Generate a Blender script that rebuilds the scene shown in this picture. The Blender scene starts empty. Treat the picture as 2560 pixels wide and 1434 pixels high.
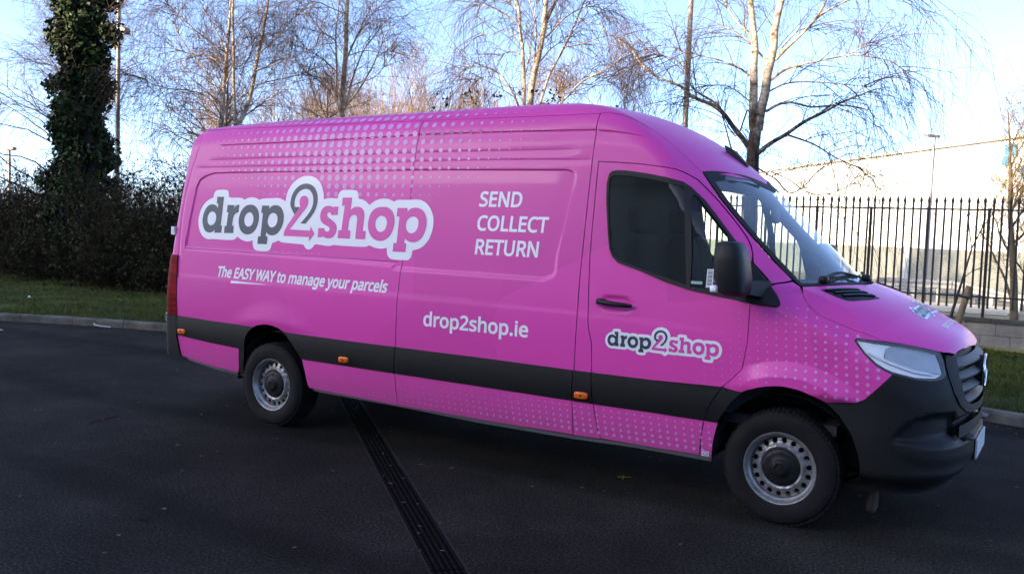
import bpy, bmesh, math, random
import numpy as np
from mathutils import Vector, Matrix, geometry

scene = bpy.context.scene
COL = scene.collection
R = math.radians

# ---------------------------------------------------------------- camera
cam = bpy.data.cameras.new('camera')
cam_ob = bpy.data.objects.new('camera', cam)
COL.objects.link(cam_ob)
cam_ob.location = (1.477015, -6.530953, 1.739325)
cam_ob.rotation_euler = (1.50862361, -0.0351439972, 0.553305317)
cam.sensor_fit = 'HORIZONTAL'
cam.sensor_width = 36.0
cam.lens = 36.0 * 2304.34442 / 2560.0
cam.clip_start = 0.1
cam.clip_end = 2000.0
scene.camera = cam_ob

# ---------------------------------------------------------------- daylight: low winter sun behind the camera, to the left
SUN_EL = R(12)
SUN_TO = Vector((-0.52, -0.854, 0.0)).normalized()       # horizontal direction towards the sun
world = bpy.data.worlds.new('World')
scene.world = world
world.use_nodes = True
wn = world.node_tree.nodes
bg = wn['Background']
sky = wn.new('ShaderNodeTexSky')
sky.sky_type = 'NISHITA'
sky.sun_disc = False
sky.sun_elevation = SUN_EL
sky.sun_rotation = math.atan2(SUN_TO.x, SUN_TO.y)
sky.altitude = 50.0
sky.air_density = 0.35
sky.dust_density = 1.4
sky.ozone_density = 1.25
world.node_tree.links.new(sky.outputs['Color'], bg.inputs['Color'])
bg.inputs['Strength'].default_value = 0.15
sun = bpy.data.lights.new('sun', 'SUN')
sun.energy = 3.0
sun.angle = R(0.5)
sun.color = (1.0, 0.80, 0.57)
sun_ob = bpy.data.objects.new('sun', sun)
COL.objects.link(sun_ob)
to_sun = Vector((SUN_TO.x * math.cos(SUN_EL), SUN_TO.y * math.cos(SUN_EL), math.sin(SUN_EL)))
sun_ob.rotation_euler = to_sun.to_track_quat('Z', 'Y').to_euler()
sun_ob.location = (-20, -30, 30)
vs = scene.view_settings
vs.view_transform = 'Standard'
vs.look = 'None'
vs.exposure = 2.5
vs.gamma = 1.0
vs.use_curve_mapping = False

# ---------------------------------------------------------------- helpers
def mat(name, base, rough=.5, metal=0., spec=.5, coat=0., var=0., vscale=8., vdark=None, bump=0., bscale=60., stretch=None, alpha=1., trans=0., ior=1.45, detail=6.):
    m = bpy.data.materials.new(name)
    m.use_nodes = True
    nt = m.node_tree
    b = nt.nodes['Principled BSDF']
    b.inputs['Base Color'].default_value = (*base, 1)
    b.inputs['Roughness'].default_value = rough
    b.inputs['Metallic'].default_value = metal
    b.inputs['Specular IOR Level'].default_value = spec
    b.inputs['Coat Weight'].default_value = coat
    b.inputs['Coat Roughness'].default_value = .04
    b.inputs['IOR'].default_value = ior
    b.inputs['Transmission Weight'].default_value = trans
    b.inputs['Alpha'].default_value = alpha
    tc = nt.nodes.new('ShaderNodeTexCoord')
    src = tc.outputs['Object']
    if stretch:
        mp = nt.nodes.new('ShaderNodeMapping')
        mp.inputs['Scale'].default_value = stretch
        nt.links.new(src, mp.inputs['Vector'])
        src = mp.outputs['Vector']
    if var:
        n = nt.nodes.new('ShaderNodeTexNoise')
        n.inputs['Scale'].default_value = vscale
        n.inputs['Detail'].default_value = detail
        n.inputs['Roughness'].default_value = .65
        nt.links.new(src, n.inputs['Vector'])
        r = nt.nodes.new('ShaderNodeValToRGB')
        r.color_ramp.elements[0].position = .32
        r.color_ramp.elements[1].position = .68
        d = vdark or tuple(c * (1 - var) for c in base)
        r.color_ramp.elements[0].color = (*d, 1)
        r.color_ramp.elements[1].color = (*[min(1, c * (1 + (0 if vdark else var * .6))) for c in base], 1)
        nt.links.new(n.outputs['Fac'], r.inputs['Fac'])
        nt.links.new(r.outputs['Color'], b.inputs['Base Color'])
    if bump:
        n2 = nt.nodes.new('ShaderNodeTexNoise')
        n2.inputs['Scale'].default_value = bscale
        n2.inputs['Detail'].default_value = 4
        nt.links.new(src, n2.inputs['Vector'])
        bp = nt.nodes.new('ShaderNodeBump')
        bp.inputs['Strength'].default_value = bump
        bp.inputs['Distance'].default_value = .02
        nt.links.new(n2.outputs['Fac'], bp.inputs['Height'])
        nt.links.new(bp.outputs['Normal'], b.inputs['Normal'])
    return m

def mesh_np(name, V, F, m=None, parent=None, smooth=False, N=None):
    """V (n,3) array; F list of index tuples or an (k,3)/(k,4) array"""
    me = bpy.data.meshes.new(name)
    V = np.asarray(V, np.float64)
    if isinstance(F, np.ndarray):
        k, s = F.shape
        me.vertices.add(len(V)); me.vertices.foreach_set('co', V.astype(np.float32).ravel())
        me.loops.add(k * s); me.loops.foreach_set('vertex_index', F.astype(np.int32).ravel())
        me.polygons.add(k); me.polygons.foreach_set('loop_start', np.arange(0, k * s, s, dtype=np.int32))
        me.update(calc_edges=True)
    else:
        me.from_pydata(V.tolist(), [], F)
        me.update()
    if smooth or N is not None:
        me.polygons.foreach_set('use_smooth', np.ones(len(me.polygons), bool))
    if N is not None:
        me.normals_split_custom_set_from_vertices(np.asarray(N).tolist())
    if m: me.materials.append(m)
    o = bpy.data.objects.new(name, me)
    COL.objects.link(o)
    if parent: o.parent = parent
    return o

class MB:
    """collects simple shapes into one mesh"""
    def __init__(s): s.V = []; s.F = []; s.n = 0
    def add(s, V, F):
        s.V.append(np.asarray(V, float)); s.F += [tuple(i + s.n for i in f) for f in F]; s.n += len(V); return s
    def box(s, c, d, rot=None):
        c = np.array(c, float); d = np.array(d, float) / 2
        v = np.array([(x, y, z) for x in (-1, 1) for y in (-1, 1) for z in (-1, 1)], float) * d
        if rot is not None: v = v @ np.array(rot).T
        return s.add(v + c, [(0, 1, 3, 2), (4, 6, 7, 5), (0, 4, 5, 1), (2, 3, 7, 6), (0, 2, 6, 4), (1, 5, 7, 3)])
    def cyl(s, a, b, r0, r1=None, n=10, caps=True):
        a = np.array(a, float); b = np.array(b, float); r1 = r0 if r1 is None else r1
        d = b - a; d /= np.linalg.norm(d); u = np.cross(d, (0, 0, 1) if abs(d[2]) < .9 else (1, 0, 0)); u /= np.linalg.norm(u); w = np.cross(d, u)
        t = np.linspace(0, 2 * np.pi, n, endpoint=False)
        ring = np.cos(t)[:, None] * u + np.sin(t)[:, None] * w
        V = np.vstack([a + ring * r0, b + ring * r1])
        F = [(i, (i + 1) % n, n + (i + 1) % n, n + i) for i in range(n)]
        if caps: F += [tuple(range(n))[::-1], tuple(range(n, 2 * n))]
        return s.add(V, F)
    def sq(s, c, d, e=.35, n=10, rot=None):
        """rounded box (superellipsoid)"""
        th = np.linspace(-np.pi / 2, np.pi / 2, n + 1); ph = np.linspace(0, 2 * np.pi, 2 * n, endpoint=False)
        f = lambda v: np.sign(v) * np.abs(v) ** e
        V = np.array([(f(np.cos(a)) * f(np.cos(b)), f(np.cos(a)) * f(np.sin(b)), f(np.sin(a))) for a in th for b in ph]) * np.array(d) / 2
        if rot is not None: V = V @ np.array(rot).T
        m = 2 * n
        F = [(i * m + j, i * m + (j + 1) % m, (i + 1) * m + (j + 1) % m, (i + 1) * m + j) for i in range(n) for j in range(m)]
        return s.add(V + np.array(c), F)
    def loft(s, rings, caps=True):
        n = len(rings[0]); V = np.vstack([np.asarray(r, float) for r in rings])
        F = [(k * n + i, k * n + (i + 1) % n, (k + 1) * n + (i + 1) % n, (k + 1) * n + i) for k in range(len(rings) - 1) for i in range(n)]
        if caps: F += [tuple(range(n))[::-1], tuple(range((len(rings) - 1) * n, len(rings) * n))]
        return s.add(V, F)
    def build(s, name, m, parent=None, smooth=False):
        o = mesh_np(name, np.vstack(s.V), s.F, m, parent, smooth)
        bm = bmesh.new(); bm.from_mesh(o.data); bmesh.ops.recalc_face_normals(bm, faces=bm.faces); bm.to_mesh(o.data); bm.free()
        if smooth == 'auto':
            o.data.set_sharp_from_angle(angle=R(40))
        return o

def rotm(axis, a):
    return np.array(Matrix.Rotation(a, 3, axis))

def tag(o, label=None, cat=None, group=None, kind=None):
    if label: o['label'] = label
    if cat: o['category'] = cat
    if group: o['group'] = group
    if kind: o['kind'] = kind
    return o

def empty(name, loc=(0, 0, 0), rz=0.):
    o = bpy.data.objects.new(name, None)
    COL.objects.link(o)
    o.empty_display_size = .2
    o.location = loc
    o.rotation_euler = (0, 0, rz)
    return o

def copy_tree(o, parent=None):
    c = o.copy(); COL.objects.link(c)
    if parent: c.parent = parent
    for ch in list(o.children): copy_tree(ch, c)
    return c

def tubes(P, Rr, sides=3):
    """P (n,k,3) polylines, Rr (n,k) radii -> V, F arrays"""
    n, k, _ = P.shape
    T = np.empty_like(P); T[:, 1:-1] = P[:, 2:] - P[:, :-2]; T[:, 0] = P[:, 1] - P[:, 0]; T[:, -1] = P[:, -1] - P[:, -2]
    T /= np.linalg.norm(T, axis=2, keepdims=True) + 1e-9
    ref = np.where(np.abs(T[:, :1, 2:3]) > .85, np.array([1., 0, 0]), np.array([0, 0, 1.]))
    U = np.cross(T, np.broadcast_to(ref, T.shape)); U /= np.linalg.norm(U, axis=2, keepdims=True) + 1e-9
    Wv = np.cross(T, U)
    t = np.arange(sides) * 2 * np.pi / sides
    V = P[:, :, None] + Rr[:, :, None, None] * (np.cos(t)[None, None, :, None] * U[:, :, None] + np.sin(t)[None, None, :, None] * Wv[:, :, None])
    base = (np.arange(n)[:, None, None] * k + np.arange(k - 1)[None, :, None]) * sides
    j = np.arange(sides)[None, None]; j2 = (j + 1) % sides
    F = np.stack([base + j, base + j2, base + sides + j2, base + sides + j], -1).reshape(-1, 4)
    return V.reshape(-1, 3), F

def resamp(p, k):
    p = np.asarray(p, float); d = np.r_[0, np.cumsum(np.linalg.norm(np.diff(p, axis=0), axis=1))]
    s = np.linspace(0, d[-1], k)
    return np.stack([np.interp(s, d, p[:, i]) for i in range(p.shape[1])], -1)

def smooth_line(p, it=2):
    p = np.asarray(p, float)
    for _ in range(it):
        q = [p[0]]
        for a, b in zip(p[:-1], p[1:]): q += [a * .75 + b * .25, a * .25 + b * .75]
        q.append(p[-1]); p = np.array(q)
    return p

# ================================================================ the setting
def chaikin2(p, it=2): return smooth_line(np.array(p, float), it)
KERB = chaikin2([(-34, -9.0), (-26, -4.9), (-20, -1.75), (-16, .28), (-13.15, 1.66), (-11.9, 2.22), (-10.4, 2.65), (-8, 3.12), (-5, 3.58), (-2, 3.84), (0, 3.86), (.69, 3.77), (1.1, 3.65), (2, 3.3), (3.5, 2.5), (6, .8), (12, -3.5), (20, -8)], 2)
def kerb_y(x): return np.interp(x, KERB[:, 0], KERB[:, 1])

# asphalt with the slot for the drain left open
DR0 = np.array([-7.6, 3.06]); DDIR = np.array([.7402, -.6724]); DN = np.array([.6724, .7402])
DR0 = np.array([-4.58, .345]) - DDIR * 3.9; DLEN = 13.2; DW = .20
asph = bpy.data.materials.new('asphalt'); asph.use_nodes = True
nt = asph.node_tree; b = nt.nodes['Principled BSDF']; b.inputs['Specular IOR Level'].default_value = .06
tc = nt.nodes.new('ShaderNodeTexCoord')
def noise(scale, detail=5, rough=.6, vec=None):
    n = nt.nodes.new('ShaderNodeTexNoise'); n.inputs['Scale'].default_value = scale; n.inputs['Detail'].default_value = detail; n.inputs['Roughness'].default_value = rough
    nt.links.new(vec or tc.outputs['Object'], n.inputs['Vector']); return n.outputs['Fac']
def ramp(fac, stops):
    r = nt.nodes.new('ShaderNodeValToRGB'); e = r.color_ramp.elements
    while len(e) < len(stops): e.new(.5)
    for q, (p, c) in zip(e, stops): q.position = p; q.color = (*c, 1) if len(c) == 3 else c
    nt.links.new(fac, r.inputs['Fac']); return r.outputs['Color']
def mix(a, b_, fac, mode='MIX'):
    m = nt.nodes.new('ShaderNodeMix'); m.data_type = 'RGBA'; m.blend_type = mode
    if isinstance(fac, (int, float)): m.inputs['Factor'].default_value = fac
    else: nt.links.new(fac, m.inputs['Factor'])
    nt.links.new(a, m.inputs['A']); nt.links.new(b_, m.inputs['B']); return m.outputs['Result']
big = ramp(noise(.38, 7, .68), [(.32, (.0108, .0097, .0086)), (.50, (.0200, .0180, .0158)), (.66, (.0355, .0322, .0285))])
fine = ramp(noise(62, 4, .75), [(.36, (.15, .15, .15)), (.50, (.80, .80, .80)), (.64, (2.8, 2.8, 2.8))])
c = mix(big, fine, .85, 'MULTIPLY')
vo = nt.nodes.new('ShaderNodeTexVoronoi'); vo.inputs['Scale'].default_value = 11; vo.inputs['Randomness'].default_value = 1
nt.links.new(tc.outputs['Object'], vo.inputs['Vector'])
spk = ramp(vo.outputs['Distance'], [(.0, (1, 1, 1)), (.030, (1, 1, 1)), (.045, (0, 0, 0))])
gate = ramp(noise(3.1, 2), [(.50, (0, 0, 0)), (.58, (1, 1, 1))])
sg = mix(spk, gate, 1.0, 'MULTIPLY')
wh = nt.nodes.new('ShaderNodeRGB'); wh.outputs[0].default_value = (.13, .13, .125, 1)
c = mix(c, wh.outputs[0], sg)
# curved tyre marks
wv = nt.nodes.new('ShaderNodeTexWave'); wv.wave_type = 'RINGS'; wv.inputs['Scale'].default_value = .16; wv.inputs['Distortion'].default_value = 2.5; wv.inputs['Detail'].default_value = 2
mp = nt.nodes.new('ShaderNodeMapping'); mp.inputs['Location'].default_value = (5, -7, 0); nt.links.new(tc.outputs['Object'], mp.inputs['Vector']); nt.links.new(mp.outputs['Vector'], wv.inputs['Vector'])
tm = ramp(wv.outputs['Fac'], [(.0, (.55, .55, .55)), (.16, (1, 1, 1))])
c = mix(c, tm, .8, 'MULTIPLY')
nt.links.new(c, b.inputs['Base Color'])
rg = ramp(noise(1.3, 4), [(.3, (.78, .78, .78)), (.7, (.95, .95, .95))]); nt.links.new(rg, b.inputs['Roughness'])
bp = nt.nodes.new('ShaderNodeBump'); bp.inputs['Strength'].default_value = .55; bp.inputs['Distance'].default_value = .006
nt.links.new(noise(120, 3, .7), bp.inputs['Height']); nt.links.new(bp.outputs['Normal'], b.inputs['Normal'])
kp = KERB[(KERB[:, 0] > -34) & (KERB[:, 0] < 20)]
outer = [(-34, -14), (20, -14)] + [tuple(p) for p in kp[::-1]]
q0, q1 = DR0, DR0 + DDIR * DLEN
slot = [tuple(q0 + DN * DW / 2), tuple(q1 + DN * DW / 2), tuple(q1 - DN * DW / 2), tuple(q0 - DN * DW / 2)]
vs_ = [Vector(p) for p in outer + slot]; n1 = len(outer)
ed = [(i, (i + 1) % n1) for i in range(n1)] + [(n1 + i, n1 + (i + 1) % 4) for i in range(4)]
vo_, _, fo_, _, _, _ = geometry.delaunay_2d_cdt(vs_, ed, [], 0, 1e-6)
VV = np.array([tuple(v) for v in vo_]); FF = np.array(fo_); cc = VV[FF].mean(1)
def pin(p, poly):
    x, y = p[:, 0], p[:, 1]; r = np.zeros(len(p), bool); n = len(poly)
    for i in range(n):
        (x1, y1), (x2, y2) = poly[i], poly[(i + 1) % n]
        if y1 == y2: continue
        r ^= ((y1 > y) != (y2 > y)) & (x < (x2 - x1) * (y - y1) / (y2 - y1) + x1)
    return r
FF = FF[pin(cc, outer) & ~pin(cc, slot)]
tag(mesh_np('asphalt', np.c_[VV, 0 * VV[:, 0]], [tuple(f) for f in FF], asph), kind='structure')
far_ground = mat('far_ground', (.16, .14, .10), rough=.95, var=.35, vscale=.6)
tag(mesh_np('ground', [(-500, -400, -.06), (500, -400, -.06), (500, 9.0, -.06), (-500, 9.0, -.06)], [(0, 1, 2, 3)], mat('yard_asphalt', (.035, .036, .040), rough=.85, var=.2, vscale=.5)), kind='structure')

# drain: trench and a row of cast gratings
drain = empty('drain_channel', (*DR0, 0), math.atan2(DDIR[1], DDIR[0]))
tag(drain, 'narrow slotted drain channel crossing the asphalt and running under the pink van', 'drain')
iron = mat('cast_iron', (.0032, .0028, .0030), rough=.85, spec=.15, var=.5, vscale=9)
mud = mat('drain_mud', (.004, .0036, .003), rough=.95)
h = DW / 2
mesh_np('trench', [(0, -h, 0), (DLEN, -h, 0), (DLEN, -h + .01, -.12), (0, -h + .01, -.12), (0, h, 0), (DLEN, h, 0), (DLEN, h - .01, -.12), (0, h - .01, -.12)], [(0, 1, 2, 3), (7, 6, 5, 4), (3, 2, 6, 7)], mud, drain)
ed_ = MB(); ed_.box((DLEN / 2, -h + .004, -.010), (DLEN, .008, .022)); ed_.box((DLEN / 2, h - .004, -.010), (DLEN, .008, .022))
ed_.build('channel_edge', mat('concrete_edge', (.0075, .007, .0072), rough=.8, var=.4, vscale=7), drain)
g = MB(); gl = .50; w_ = DW - .028
for y in np.linspace(-w_ / 2 + .006, w_ / 2 - .006, 6): g.box((gl / 2, y, -.010), (gl - .006, .011, .016))
for x in np.arange(.012, gl, .0265): g.box((x, 0, -.0118), (.0105, w_, .013))
grate = g.build('grate', iron, drain)
nG = int(DLEN / gl)
rnd = random.Random(5)
for k in range(1, nG):
    o = grate.copy(); COL.objects.link(o); o.parent = drain; o.location = (k * gl, 0, rnd.uniform(-.003, .002))
leaf_d = MB()
for k in range(60):
    x = rnd.uniform(3, 12); y = rnd.uniform(-.09, .09); a = rnd.uniform(0, 3.1); l = rnd.uniform(.010, .03)
    leaf_d.box((x, y, -.0005), (l, .004, .003), rotm('Z', a))
o = leaf_d.build('dry_debris', mat('straw_debris', (.20, .16, .07), rough=.9), drain); o['kind'] = 'stuff'

# kerb stones
kerb = empty('kerb', (0, 0, 0)); tag(kerb, kind='structure')
stone = mat('kerb_concrete', (.115, .108, .095), rough=.9, var=.55, vscale=3.5, bump=.25, bscale=60)
seg = np.r_[0, np.cumsum(np.hypot(*np.diff(KERB, axis=0).T))]
s = 0.; rnd = random.Random(2)
while s < seg[-1] - 1:
    a = np.array([np.interp(s, seg, KERB[:, 0]), np.interp(s, seg, KERB[:, 1])]); b2 = np.array([np.interp(s + .905, seg, KERB[:, 0]), np.interp(s + .905, seg, KERB[:, 1])]); s += .915
    if not (-24 < a[0] < -6.5 or -2.5 < a[0] < 7): continue
    d = (b2 - a) / np.linalg.norm(b2 - a); nn = np.array([-d[1], d[0]]); z = .118 + rnd.uniform(-.006, .006); j = rnd.uniform(-.006, .006)
    def pt(t, o, zz): p = a + d * t + nn * (o + j); return (p[0], p[1], zz)
    L = np.linalg.norm(b2 - a)
    sec = [(0, -.05), (0.006, z - .035), (.018, z - .008), (.035, z), (.125, z), (.125, -.05)]
    MB().loft([[pt(0, o, zz) for o, zz in sec], [pt(L, o, zz) for o, zz in sec]]).build('kerb_stone', stone, kerb)

# verge and the land beyond the fence
grass_soil = bpy.data.materials.new('verge_turf'); grass_soil.use_nodes = True
nt = grass_soil.node_tree; b = nt.nodes['Principled BSDF']; b.inputs['Roughness'].default_value = .95; b.inputs['Specular IOR Level'].default_value = .1
tc = nt.nodes.new('ShaderNodeTexCoord')
cg = ramp(noise(.9, 6, .65), [(.30, (.026, .024, .013)), (.45, (.038, .052, .013)), (.60, (.060, .080, .016)), (.74, (.095, .095, .024))])
nt.links.new(mix(cg, ramp(noise(24, 4, .7), [(.3, (.5, .5, .5)), (.7, (1.35, 1.35, 1.35))]), .8, 'MULTIPLY'), b.inputs['Base Color'])
def verge_z(x, y):
    t = np.clip((y - kerb_y(x) - .12) / (9.0 - kerb_y(x)), 0, 1)
    return .108 + .10 * t + .025 * np.sin(x * 1.3 + y * .7) * np.sin(y * 1.9 + .4 * x) * np.minimum(1, 6 * t)
xs = np.r_[np.arange(-34, 20.01, .35)]; T = np.linspace(0, 1, 22) ** 1.1
X = np.repeat(xs[:, None], len(T), 1); Y = kerb_y(X) + .12 + (9.02 - kerb_y(X) - .12) * T[None]; Z = verge_z(X, Y)
n2 = len(T); F = np.array([(i * n2 + j, (i + 1) * n2 + j, (i + 1) * n2 + j + 1, i * n2 + j + 1) for i in range(len(xs) - 1) for j in range(n2 - 1)])
tag(mesh_np('grass_verge', np.stack([X, Y, Z], -1).reshape(-1, 3), F, grass_soil, None, True), kind='structure')
def land_z(y): return np.interp(y, [9, 11, 20, 30, 73, 110, 900], [.34, .20, -.30, -.62, -1.70, -2.0, -2.3])
ys = np.array([8.90, 9.04, 10, 12, 16, 22, 25, 30, 40, 55, 73, 110, 250, 900]); xs = np.linspace(-1, 1, 21) * 700
X, Y = np.meshgrid(xs, ys, indexing='ij'); Z = np.where(Y < 9.0, -.02, land_z(Y))
F = np.array([(i * len(ys) + j, (i + 1) * len(ys) + j, (i + 1) * len(ys) + j + 1, i * len(ys) + j + 1) for i in range(len(xs) - 1) for j in range(len(ys) - 1)])
tag(mesh_np('yard_ground', np.stack([X, Y, Z], -1).reshape(-1, 3), F, mat('dry_yard', (.26, .20, .11), rough=.95, var=.45, vscale=.8, vdark=(.13, .14, .06))), kind='structure')

def blades(name, n, region, h0, h1, m, seed):
    rg_ = np.random.default_rng(seed); x = rg_.uniform(region[0], region[1], n); ky = kerb_y(x)
    y = ky + .10 + (region[2] - ky - .10) * rg_.random(n) ** 1.15
    cl = np.sin(x * 3.1 + 1.7 * np.sin(y * 2.3)) * np.sin(y * 3.7 + 1.3 * np.sin(x * 1.9))
    hh = rg_.uniform(h0, h1, n) * (.75 + .5 * cl); z = verge_z(x, y) - .005
    a = rg_.uniform(0, 6.28, n); w = rg_.uniform(.004, .009, n); l = rg_.normal(0, .45, (n, 2)) * hh[:, None]
    p0 = np.stack([x - np.cos(a) * w, y - np.sin(a) * w, z], -1); p1 = np.stack([x + np.cos(a) * w, y + np.sin(a) * w, z], -1)
    p2 = np.stack([x + l[:, 0], y + l[:, 1], z + hh], -1)
    V = np.stack([p0, p1, p2], 1).reshape(-1, 3); F = np.arange(3 * n).reshape(-1, 3)
    return tag(mesh_np(name, V, F, m), kind='stuff')
gm = mat('grass_blade', (.085, .105, .014), rough=.75, spec=.2, var=.5, vscale=1.6, vdark=(.040, .050, .012))
gmy = mat('dry_grass_blade', (.12, .11, .035), rough=.8, spec=.2, var=.4, vscale=2.)
blades('grass', 60000, (-24, -7.5, 8.2), .035, .09, gm, 1)
blades('grass', 45000, (-2.5, 5.0, 8.9), .035, .09, gm, 2)
blades('dry_grass', 6000, (-24, -7.5, 8.2), .03, .07, gmy, 3)
blades('dry_grass', 5000, (-2.5, 5.0, 8.9), .03, .07, gmy, 4)

# dead leaves blown along the gutter and over the yard
rg_ = np.random.default_rng(12); n = 420
x = np.r_[rg_.uniform(-20, -8, 200), rg_.uniform(-1, 6, 80), rg_.uniform(-9, 4, 140)]
y = np.r_[kerb_y(x[:280]) - np.abs(rg_.normal(0, .18, 280)) - .03, rg_.uniform(-5, 1.5, 140)]
a = rg_.uniform(0, 6.28, n); s_ = rg_.uniform(.006, .016, n); c_, q_ = np.cos(a), np.sin(a); z = rg_.uniform(.004, .012, n)
V = np.stack([np.stack([x + c_ * s_ * 1.6, y + q_ * s_ * 1.6, z], -1), np.stack([x - q_ * s_, y + c_ * s_, z + s_ * .4], -1), np.stack([x - c_ * s_ * 1.4, y - q_ * s_ * 1.4, z], -1), np.stack([x + q_ * s_, y - c_ * s_, z + s_ * .25], -1)], 1).reshape(-1, 3)
tag(mesh_np('leaf_litter', V, np.arange(4 * n).reshape(-1, 4), mat('leaf_litter', (.13, .095, .05), rough=.9, var=.6, vscale=3.)), kind='stuff')

# low block wall with a coping, and the railings that stand on it
wall = empty('block_wall', (0, 9.0, 0)); tag(wall, 'low grey concrete block wall with dark coping under the black railings', 'wall')
blk = mat('concrete_block', (.26, .24, .205), rough=.92, var=.35, vscale=1.7, bump=.35, bscale=70)
rnd = random.Random(7)
for c_, z in enumerate((.11, .305, .50)):
    x = -11.6 + (.20 if c_ % 2 else 0)
    while x < 6:
        d_ = rnd.uniform(-.004, .004)
        bm_ = MB().box((x + .199, .05 + d_, z), (.392, .10, .186)); o = bm_.build('block', blk, wall); x += .402
MB().box((-2.8, .062, .30), (17.8, .088, .60)).build('mortar', mat('mortar', (.12, .11, .10), rough=.95), wall)
x = -11.6
cop = mat('mossy_coping', (.075, .070, .058), rough=.95, var=.5, vscale=6, bump=.3, bscale=40)
while x < 6:
    MB().box((x + .297, .05, .628 + rnd.uniform(-.003, .003)), (.592, .15, .062)).build('coping_stone', cop, wall); x += .60
mor = None

rail_m = mat('railing_paint', (.016, .015, .017), rough=.5, var=.3, vscale=30)
def railings(name, x0, x1, y, label, zb=.80, zt=2.49):
    f = empty(name, (x0, y, 0)); tag(f, label, 'fence', 'black railings along the verge')
    n = int((x1 - x0) / .1125)
    r_ = .0175; sec = [(zb, .9), (zt - .11, .9), (zt - .085, 1.35), (zt - .06, 1.2), (zt, .05)]
    a = np.arange(6) * np.pi / 3
    p = MB().loft([np.stack([r_ * k * np.cos(a), r_ * k * np.sin(a), np.full(6, z)], -1) for z, k in sec]).build('pale', rail_m, f)
    for i in range(1, n):
        o = p.copy(); COL.objects.link(o); o.parent = f; o.location = (i * .1125, 0, 0)
        o.rotation_euler = (rnd.gauss(0, .003), rnd.gauss(0, .003), 0)
    for z in (.97, 2.285): MB().box((n * .1125 / 2, .012, z), (n * .1125, .012, .026)).build('rail', rail_m, f)
    q = MB().box((0, .035, 1.47), (.042, .03, 1.66)).box((0, .035, 2.302), (.052, .04, .012)).build('post', rail_m, f)
    q.location = (.05, 0, 0); k = 1
    while .05 + k * .844 < x1 - x0:
        o = q.copy(); COL.objects.link(o); o.parent = f; o.location = (.05 + k * .844, 0, 0); k += 1
    return f
railings('railing_fence', -11.6, 5.2, 9.05, 'black pointed railings on the block wall right of the pink van')
railings('railing_fence', -29.5, -21.2, 8.9, 'dark pointed railings showing through the hedge at the far left', .15, 2.30)

# the warehouse beyond the yard
wh_ = empty('warehouse', (-2.74, 73.36, 0), math.atan2(.761, -.648))
tag(wh_, 'long white warehouse with grey lower cladding standing beyond the railings', 'warehouse')
MB().box((30, -20, 5.75), (140, 39.6, 8.9)).build('upper_wall', mat('white_cladding', (.62, .61, .58), rough=.55, var=.04, vscale=.2), wh_)
prof2 = []
z = -2.6
while z < 1.28:
    prof2 += [(.02, z), (.055, z + .03), (.055, z + .13), (.02, z + .16)]; z += .19
prof2 = np.array(prof2); L0, L1 = -40., 100.
V = np.vstack([np.c_[np.full(len(prof2), L0), prof2], np.c_[np.full(len(prof2), L1), prof2]]); k = len(prof2)
MB().add(V, [(i, k + i, k + i + 1, i + 1) for i in range(k - 1)]).build('lower_wall', mat('grey_cladding', (.19, .195, .175), rough=.5, metal=.1), wh_)
MB().box((30, .05, 10.17), (140.6, .5, .22)).build('parapet_cap', mat('parapet_grey', (.33, .32, .29), rough=.6), wh_)
dr_ = MB().box((14.1, .10, -.15), (1.15, .09, 2.9)).build('door', mat('door_grey', (.22, .25, .28), rough=.5), wh_)
MB().box((14.1, .13, 1.35), (1.35, .10, .10)).build('door_frame', mat('door_frame', (.16, .17, .18), rough=.5), wh_)
blue = mat('blue_sign', (.02, .30, .62), rough=.45)
sg_ = MB().box((1.3, .08, 9.22), (1.15, .12, .85)).build('sign_panel', blue, wh_)
MB().box((1.8, .08, 8.40), (.60, .12, .70)).build('sign_panel', blue, wh_)
MB().box((-.6, .08, 7.4), (.9, .12, 1.0)).build('sign_panel', blue, wh_)

# the unit behind the photographer that keeps the yard in shade
un_ = empty('industrial_unit', (0, -45, 0)); tag(un_, 'tall grey industrial unit across the yard behind the viewer shading the van', 'building')
MB().box((-10, -12, 9.06), (170, 24, 18.11)).build('wall', mat('unit_cladding', (.30, .30, .31), rough=.6, var=.08, vscale=.3), un_)
MB().box((-10, .06, 18.01), (170.4, .3, .4)).build('parapet', mat('unit_parapet', (.10, .11, .13), rough=.5), un_)
MB().box((24, -12, 12.5), (104, 23.0, 25.0)).build('sky_blocker', mat('sky_blocker_grey', (.24, .24, .25), rough=.6, var=.08, vscale=.3), un_)  # unseen block added to keep bright sky out of the side window reflection
win_m = mat('unit_glass', (.03, .04, .05), rough=.08, spec=.8)
wq = MB().box((0, .05, 0), (3.0, .12, 1.5)).build('window', win_m, un_); wq.location = (-60, 0, 4.5)
for k in range(1, 22):
    o = wq.copy(); COL.objects.link(o); o.parent = un_; o.location = (-60 + k * 6.2, 0, 4.5)
dq = MB().box((0, .06, 2.4), (4.2, .14, 4.8)).build('shutter_door', mat('shutter', (.22, .23, .25), rough=.5), un_); dq.location = (-45, 0, 0)
for k in range(1, 6):
    o = dq.copy(); COL.objects.link(o); o.parent = un_; o.location = (-45 + k * 18.6, 0, 0)

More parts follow.
